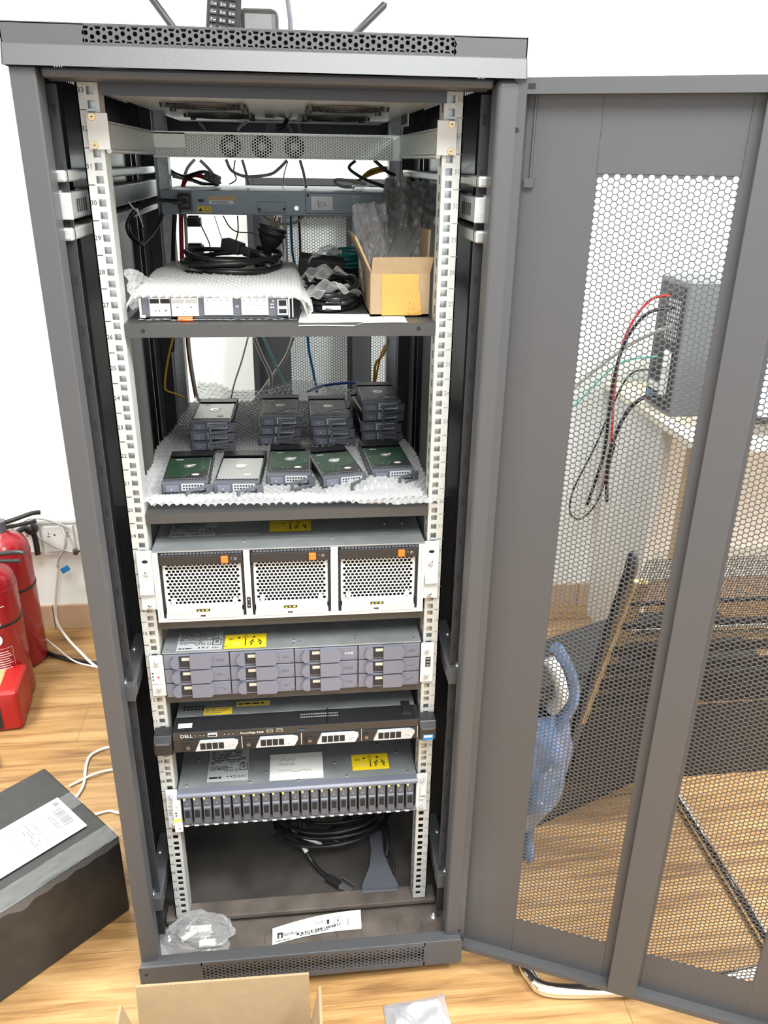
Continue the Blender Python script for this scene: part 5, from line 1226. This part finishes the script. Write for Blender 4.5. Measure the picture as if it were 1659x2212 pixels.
# white trunking, sockets and leads on the wall
tr = tag(MB().build('trim_1', 'white_plastic'), kind='structure')
bpy.data.objects.remove(tr)
b = MB(); b.box(-1.6, -.62, 1.235, 1.258, .222, .333); b.box(-1.6,-.62,1.228,1.258,.333,.345); tag(b.build('trim_1', 'white_plastic', None, .002, loc=(-1,1.25,.22)), kind='structure')
for (xa, xb, n) in ((-.868,-.792,0), (-.780,-.690,1)):
    s = thing('wall_socket', ['blank white wall plate above the fire extinguishers', 'white socket plate beside the rack, with a grey lead'][n], 'socket', ((xa+xb)/2, 1.235, .235))
    b = MB(); b.box(xa, xb, 1.226, 1.235, .236, .324); part('plate', b, 'white_plastic', s, .002)
    b = MB(); b.disc(((xa+xb)/2 - (.012 if n else 0), 1.2255, .295), X, Z, .003, 12)
    if n:
        for q in (-.03, .028): b.rquad(((xa+xb)/2+q, 1.2255, .29), X, Z, .010, .002); b.rquad(((xa+xb)/2+q, 1.2255, .30), X, Z, .002, .008)
    part('socket_hole', b, 'ink', s)
b = MB(); b.box(-.93,-.872,1.226,1.235,.236,.324); tag(b.build('wall_socket', 'white_plastic', None, .002, loc=(-.9,1.235,.236)), 'white wall plate behind the rear extinguisher valve, at the left edge', 'socket')
cable('grey lead dropping from the socket plate to a blue tape flag', [P(132,1135,1.22), P(141,1160,1.20), P(139,1185,1.20), P(128,1205,1.21), P(124,1225,1.21)], .0040, 'cable_grey')
cable('white lead running down the wall and onto the floor to the rack', [P(126,1225,1.215), P(123,1260,1.215), P(120,1310,1.21), P(124,1345,1.19), P(145,1378,1.08), P(175,1410,.97), P(201,1435,.90), P(225,1450,.86)], .0042, 'cable_white')
cable('long grey lead slung along the trunking from the left', [P(-60,1122,1.21), P(20,1130,1.21), P(45,1133,1.20), P(65,1152,1.20), P(100,1172,1.20), P(130,1185,1.20), P(165,1195,1.20)], .0036, 'cable_grey')
cable('second grey lead arching over the trunking', [P(-30,1131,1.22), P(40,1129,1.21), P(62,1121,1.21), P(90,1121,1.21), P(118,1128,1.215), P(150,1140,1.215)], .0034, 'cable_grey')
cable('thin white lead on the floor by the skirting', [P(85,1365,1.15), P(105,1385,1.10), P(130,1405,1.05), P(145,1418,1.0), P(170,1432,.93), P(215,1442,.87)], .0026, 'cable_white')
cable('thick black cable lying on the floor behind the rack', [PZ(95,1405,-.058), PZ(115,1415,-.058), PZ(145,1423,-.058), PZ(180,1430,-.058), PZ(260,1438,-.058)], .0075, 'rubber_black')
b = MB(); c = P(141,1230,1.205); b.obox(c, Vector((.012,0,.007)), Vector((0,.002,0)), Vector((-.004,0,.008))); b.tube(spline([c+Vector((-.012,0,-.006)), c+Vector((-.02,.0,-.006)), c+Vector((-.016,.0,.008))],5), .001, 6, 1)
tag(b.build('tape_flag', ['cable_sky', 'white_plastic'], None, loc=tuple(c)), 'blue tape flag on the white wall lead', 'tag')
b = MB(); b.tube(spline([P(225,1193,1.1), P(180,1190,1.18), P(165,1192,1.20)], 6), .004, 8); b.sphere(P(163,1192,1.2), .009, 10, sc=(1,1,1.4)); tag(b.build('plug_lead', 'cable_dark', None, loc=tuple(P(165,1192,1.2))), 'dark plug at the wall just left of the rack post', 'cable')
cable('off-white cable looping on the wooden floor behind the black carton', [PZ(250,1612,-.061), PZ(222,1618,-.061), PZ(196,1632,-.061), PZ(186,1655,-.061), PZ(182,1690,-.061), PZ(172,1712,-.061), PZ(150,1740,-.061)], .0040, 'cable_white')
cable('second off-white cable crossing the floor behind the black carton', [PZ(262,1662,-.060), PZ(236,1664,-.060), PZ(205,1672,-.056), PZ(180,1683,-.060), PZ(150,1698,-.060)], .0036, 'cable_white')
cable('off-white cable end beside the rack post on the floor', [PZ(290,1757,-.061), PZ(255,1756,-.061), PZ(236,1752,-.061), PZ(205,1760,-.061)], .0034, 'cable_white')
b = MB(); T = Matrix.Translation((-.862,.58,FZ)) @ Matrix.Rotation(.5, 4, 'Z'); b.T = T; b.box(-.12,.075,-.05,.05,0,.04); tag(b.build('white_box', 'white_plastic', None, .003, loc=(-.82,.56,FZ)), 'white flat box at the left edge behind the black carton', 'box')

# large black carton
bk = thing('black_carton', 'large black tape-wrapped carton with white shipping label on the floor', 'box', (-.58, .10, FZ))
C0 = Vector((-.361, .098, FZ)); ua = Vector((-.207,-.19,0)).normalized(); ub = Vector((-.19*.98,.207*.98,0)).normalized(); HB = .205
T = Matrix(((ua.x, ub.x, 0, C0.x), (ua.y, ub.y, 0, C0.y), (0,0,1,C0.z), (0,0,0,1)))
b = MB(); b.T = T; b.box(0, .52, 0, .30, 0, HB); part('carton', b, 'bag_grey', bk, .006, seg=3)
b = MB(); b.T = T
def tapeq(x0, x1, y0, y1, nx, ny): b.grid(nx, ny, lambda u, v: (x0+(x1-x0)*u, y0+(y1-y0)*v, HB+.0010+.0045*abs(noise.noise(Vector((u*22, v*3, x0*9))))))
tapeq(-.001, .52, -.002, .045, 90, 8); tapeq(.0, .19, .135, .185, 40, 8)
b.grid(90, 6, lambda u, v: (.52*u, -.0025-.001*abs(noise.noise(Vector((u*40,v,3)))), HB - .028*v*(.6+.5*noise.noise(Vector((u*14,0,1))))))
part('clear_tape', b, 'tape_clear', bk)
TL = T @ Matrix.Translation((-.075, .004, 0))
b = MB(); b.T = TL
b.rquad((.315, .125, HB+.003), Vector((1,0,0)), Vector((0,1,0)), .42, .118, 0)
part('shipping_label', b, 'white_paper', bk)
sl_ = bk.children[-1]
b = MB(); b.T = TL
u1, v1 = Vector((0,-1,0)), Vector((-1,0,0))               # print reads towards the carton's right end
b.barcode((.135, .156, HB+.0044), u1, v1, .062, .020, 0); b.dashes((.150,.148,HB+.0044), u1, v1, .05, .010, 2, 0, dens=1)
b.text('0120WFO-017', (.178, .125, HB+.0044), u1, v1, .0145, 0); b.dashes((.205,.165,HB+.0044), u1, v1, .09, .018, 3, 0)
b.text('UR-R', (.262, .150, HB+.0044), u1, v1, .019, 0); b.text('-01', (.288, .158, HB+.0044), u1, v1, .017, 0)
b.dashes((.33,.17,HB+.0044), u1, v1, .09, .03, 4, 0); b.dashes((.42,.17,HB+.0044), u1, v1, .09, .06, 7, 0)
b.rquad((.2225,.125,HB+.0044), u1, v1, .11, .0012, 0); b.disc((.118,.168,HB+.0044), u1, v1, .006, 14, 0)
for pts in ([(.315,.105),(.325,.09),(.345,.085),(.36,.1)], [(.33,.12),(.34,.108),(.352,.118),(.345,.13),(.36,.135)], [(.30,.075),(.325,.085),(.37,.09),(.39,.08)]):
    b.tube(spline([(x, y, HB+.0038) for x, y in pts], 5), .0011, 5, 1)
part('label_print', b, ['ink_grey', 'ink_blue'], sl_)

# ------------------------------------------------------------------ in front of the rack
fb = thing('cardboard_box', 'open brown cardboard box standing at the bottom edge in front of the rack', 'box', (-.13, -.40, FZ))
x0, x1, y0, y1, zt = -.272, .010, -.56, -.262, .045; t = .004
b = MB(); b.box(x0,x1,y1-t,y1,FZ,zt); b.box(x0,x1,y0,y0+t,FZ,zt); b.box(x0,x0+t,y0,y1,FZ,zt); b.box(x1-t,x1,y0,y1,FZ,zt); b.box(x0,x1,y0,y1,FZ,FZ+t); part('carton', b, 'card', fb)
b = MB(); V = Vector((0,.10,.995)).normalized(); b.prism([(0,0),(x1-x0,0),(x1-x0-.002,.112),(.002,.118)], (x0,y1-t,zt-.001), X, V, (0,t,0)); f = part('back_flap', b, 'card', fb)
corrug(f, Vector((x0+.003,y1-t/2,zt))+V*.1175, Vector((x1-.003,y1-t/2,zt))+V*.1115, (0,1,0), .004, .007)
for sx in (-1, 1):
    xx = x0 if sx < 0 else x1 - t; U = Vector((sx*.16, 0, .985)).normalized() if sx > 0 else Vector((-.2,0,.98)).normalized()
    b = MB(); b.prism([(0,0),(.29,0),(.286,.108),(.006,.104)], (xx, y0, zt-.001), Y_, U, (t,0,0)); f = part('side_flap', b, 'card', fb)
    corrug(f, Vector((xx+t/2, y0+.006, zt)) + U*.1035, Vector((xx+t/2, y0+.286, zt)) + U*.1075, (1,0,0), .004, .007)
    corrug(f, Vector((xx+t/2, y0+.287, zt)) + U*.1075, Vector((xx+t/2, y0+.290, zt)), (1,0,0), .004, .007)
b = MB()
def esd(u, v):
    e = min(u, 1-u, v, 1-v); k = 1 - abs(2*((u*2.3+v*1.7) % 1) - 1)
    return Vector((.150+.118*u-.006*v, -.285+.118*v+.012*u, FZ+.002+.016*min(1, e*7)*(.75+.5*noise.noise(Vector((u*4,v*4,2)))+.25*k)))
b.grid(40, 40, esd); b.grid(2, 2, lambda u, v: Vector((.150+.118*u-.006*v, -.285+.118*v+.012*u, FZ+.0005)))
tag(b.build('antistatic_bag', 'silver_bag', None, loc=(.21,-.23,FZ)), 'shiny silver antistatic bag on the wooden floor', 'bag')

# ------------------------------------------------------------------ seen through the open door: chair, bag, dark box, desk
ch = thing('visitor_chair', 'visitor chair with striped black mesh back and chrome sled base', 'chair', (.68, .1, FZ))
b = MB(); zt_ = FZ + .0135
pts = [(.935,.42,zt_),(.935,.20,zt_),(.935,-.08,zt_),(.928,-.145,zt_),(.885,-.178,zt_),(.68,-.190,zt_),(.475,-.178,zt_),(.435,-.145,zt_),(.428,-.08,zt_),(.428,.20,zt_),(.428,.42,zt_)]
up = [(.935,.47,FZ+.03),(.935,.49,FZ+.08),(.93,.47,.30),(.925,.44,.335),(.92,.30,.345)]
up2 = [(.428,.47,FZ+.03),(.428,.49,FZ+.08),(.44,.47,.30),(.45,.44,.335),(.46,.30,.345)]
b.tube(spline(list(reversed(up)) + pts + up2, 6), .0135, 14); part('sled_base', b, 'chrome', ch)
def bp(z): return -.062 + .13*(0.80 - z)/.385*.94               # back plane leans away towards the top... y at height z
b = MB(); b.box(.80, 1.04, .16, .46, .352, .39); part('seat', b, 'matte_black', ch, .015)
x0, x1 = .575, 1.06
Zb = [(.800,.760),(.700,.694),(.640,.628),(.570,.556),(.520,.492),(.470,.432),(.421,.345),(.338,.16)]
b = MB()
for (za, zb) in [(.7,.695),(.648,.636),(.588,.566),(.540,.515),(.500,.468),(.455,.415),(.402,.150)]:
    b.add([(x0,bp(za),za),(x1,bp(za),za),(x1,bp(zb),zb),(x0,bp(zb),zb),(x0,bp(za)+.008,za),(x1,bp(za)+.008,za),(x1,bp(zb)+.008,zb),(x0,bp(zb)+.008,zb)], [(0,3,2,1),(4,5,6,7),(0,1,5,4),(3,7,6,2),(0,4,7,3),(1,2,6,5)])
bk_ = part('back_band', b, 'matte_black', ch)
b = MB()
x = x0
while x < x1:
    b.add([(x,bp(.8),.8),(x+.0016,bp(.8),.8),(x+.0016,bp(.402),.402),(x,bp(.402),.402)], [(0,1,2,3)]); x += .0056
z = .402
while z < .8:
    b.add([(x0,bp(z),z),(x1,bp(z),z),(x1,bp(z+.0014),z+.0014),(x0,bp(z+.0014),z+.0014)], [(0,1,2,3)]); z += .0056
part('mesh_fabric', b, 'matte_black', ch)
b = MB(); b.tube([(x0-.021,bp(z)+.004,z) for z in (.80,.7,.6,.5,.4,.3,.16)], .009, 10); b.sphere((x0-.021,bp(.785)+.002,.785), .014, 12, sc=(.8,.8,2.2)); part('back_frame', b, 'black_plastic', ch)
b = MB(); b.tube([(x1+.005,bp(z)+.004,z) for z in (.80,.7,.6,.5,.4,.3,.16)], .009, 10); part('back_frame', b, 'black_plastic', ch)
b = MB(); b.prism([(0,.745),(.028,.745),(.020,.36),(-.010,.36)], (.572,0,0), X, Z, (0,.001,0)); b.v = [(p[0], bp(p[2]) + (.004 if p[1] == 0 else .024), p[2]) for p in b.v]; part('side_rail', b, 'wood_light', ch, .003)
b = MB(); b.box(.578, 1.02, .030, .05, .580, .598); b.box(.578, 1.02, .026, .052, .600, .612, 1); part('cross_rail', b, ['wood_light', 'chrome'], ch, .003)  # chrome strip stands in for the white highlight along the rail's top

dk = thing('low_cabinet', 'low black box standing on the floor behind the blue bag', 'box', (.55, .30, FZ))
b = MB(); b.T = Matrix.Translation((.668, .286, FZ)) @ Matrix.Rotation(math.radians(23), 4, 'Z'); b.box(-.33, .24, 0, .15, 0, .415); T = b.T; part('body', b, 'matte_black', dk, .006)
b = MB(); b.T = T; b.box(-.315, .225, -.006, 0, .02, .395); part('front_panel', b, 'bag_grey', dk, .004)

bb = thing('blue_bag', 'blue plastic bag hanging by its handle behind the open rack door', 'bag', (.47, .06, .08))
b = MB()
def bag(u, v):
    a = 2*PI*u; pf = [(.0,.15),(.08,.42),(.25,.85),(.5,1.0),(.75,1.0),(.92,.86),(1.0,.45)]
    for i in range(6):
        if v <= pf[i+1][0]: f = (v-pf[i][0])/(pf[i+1][0]-pf[i][0]); rr = pf[i][1]*(1-f)+pf[i+1][1]*f; break
    q = 1 + .16*noise.noise(Vector((math.cos(a)*1.5, math.sin(a)*1.5, v*4))) + .10*(1-abs(2*((u*6+v*2.2) % 1)-1))
    return Vector((.455 + .076*rr*q*math.cos(a), .045 + .036*rr*q*math.sin(a), .125 + .30*v))
b.grid(60, 40, bag); part('body', b, 'blue_film', bb)
b = MB()
for s in (-1, 1): b.tube(spline([(.475+s*.02,.03,.40),(.475+s*.045,.03,.46),(.470+s*.04,.035,.52),(.462+s*.015,.04,.575)], 6), [.012]*19, 8)
part('handle', b, 'blue_film', bb)
b = MB(); b.tube(spline([(.487,.045,.43),(.492,.02,.48),(.478,.02,.53),(.462,.03,.555)], 6), .013, 10); part('inner_wrap', b, 'white_plastic', bb)
b = MB(); b.tube(spline([(.470,.05,.14),(.468,.05,.09),(.474,.05,.05),(.480,.05,.045)], 6), [.012,.012,.013,.013,.014,.014,.014,.015,.015,.016,.016,.016,.016,.015,.014,.013,.012,.011,.010], 10); part('tail', b, 'blue_film', bb)

# desk with computer
de = thing('desk', 'pale desk beyond the open rack door, with a computer on it', 'desk', (1.7, .9, FZ))
b = MB(); b.box(1.0, 2.7, .62, 1.25, .735, .757); part('desk_top', b, 'beige', de, .003)
b = MB(); b.box(1.02, 1.05, .85, 1.22, FZ, .735); part('side_panel', b, 'white_plastic', de, .002)
b = MB(); b.box(1.05, 2.65, 1.05, 1.07, .25, .735); part('modesty_panel', b, 'white_plastic', de)
pc_ = thing('desktop_computer', 'grey desktop computer tower on the desk with leads at its back', 'computer', (1.15, .92, .757))
b = MB(); b.box(1.035, 1.40, .86, 1.03, .757, 1.115); part('case', b, 'grey_box', pc_, .003)
b = MB(); b.box(1.030, 1.0352, .875, 1.015, .77, 1.10, 0)
for i in range(9):
    for j in range(6): b.disc((1.0298, .885+.0125*j, .96+.0125*i), -Y_, Z, .0045, 8, 1)
b.box(1.027, 1.031, .885, .93, .80, .93, 2); b.box(1.025,1.031,.94,1.0,.785,.80,3); b.box(1.025,1.031,.94,1.0,.81,.83,4)
part('rear_panel', b, ['ink', 'silver_label', 'steel', 'cable_sky', 'white_plastic'], pc_)
for (lb, m, r, pts) in (('red lead curving from the computer down behind the desk', 'cable_red', .0042, [(1.03,.95,1.07),(.985,.98,1.05),(.95,1.02,.95),(.945,1.04,.80),(.96,1.05,.62),(.955,1.06,.46)]),
    ('black lead looping from the back of the computer', 'rubber_black', .005, [(1.03,.93,1.04),(.97,.95,1.02),(.93,.98,.93),(.92,1.0,.78),(.93,1.02,.60),(.91,1.05,.42)]),
    ('grey lead slanting down the wall from the computer', 'cable_grey', .006, [(1.03,.90,1.00),(.96,1.0,.93),(.88,1.12,.80),(.80,1.22,.66),(.74,1.24,.57)]),
    ('thin black lead hanging in a loop by the desk', 'rubber_black', .003, [(1.03,.98,.86),(.96,1.0,.83),(.90,1.02,.62),(.86,1.05,.47),(.87,1.08,.38),(.91,1.08,.36),(.95,1.06,.44),(.97,1.04,.62)]),
    ('black lead drooping from the desk edge', 'rubber_black', .006, [(1.03,.90,.80),(.99,.92,.80),(.95,.95,.74),(.93,.98,.60),(.95,1.0,.45)]),
    ('aqua lead from the computer to the wall', 'cable_aqua', .003, [(1.03,.97,.90),(.95,1.05,.86),(.88,1.15,.72),(.82,1.24,.60)])):
    cable(lb, [Vector(p) for p in pts], r, m)
mo = thing('monitor', 'monitor with blue-white screen on the desk at the right edge of the view', 'monitor', (1.35, .66, .757))
b = MB(); b.box(1.115, 1.62, .64, .665, .80, 1.10); part('housing', b, 'black_plastic', mo, .003)
b = MB(); b.rquad((1.3675,.6395,.955), X, Z, .485, .27); part('screen', b, mat('screen_glow', (.1,.1,.1), .3, emit=((.55,.72,1.0), 1.1)), mo)
b = MB(); b.box(1.34,1.40,.66,.69,.77,.85); b.box(1.27,1.47,.62,.75,.757,.768); part('stand', b, 'black_plastic', mo, .002)
b = MB(); b.box(1.06, 1.14, .70, .78, .36, .735); b.box(1.055,1.145,.695,.70,.44,.455); tag(b.build('drawer_unit', 'wood_light', None, .003, loc=(1.1,.74,.36)), 'light wooden piece under the pale desk', 'drawer unit')
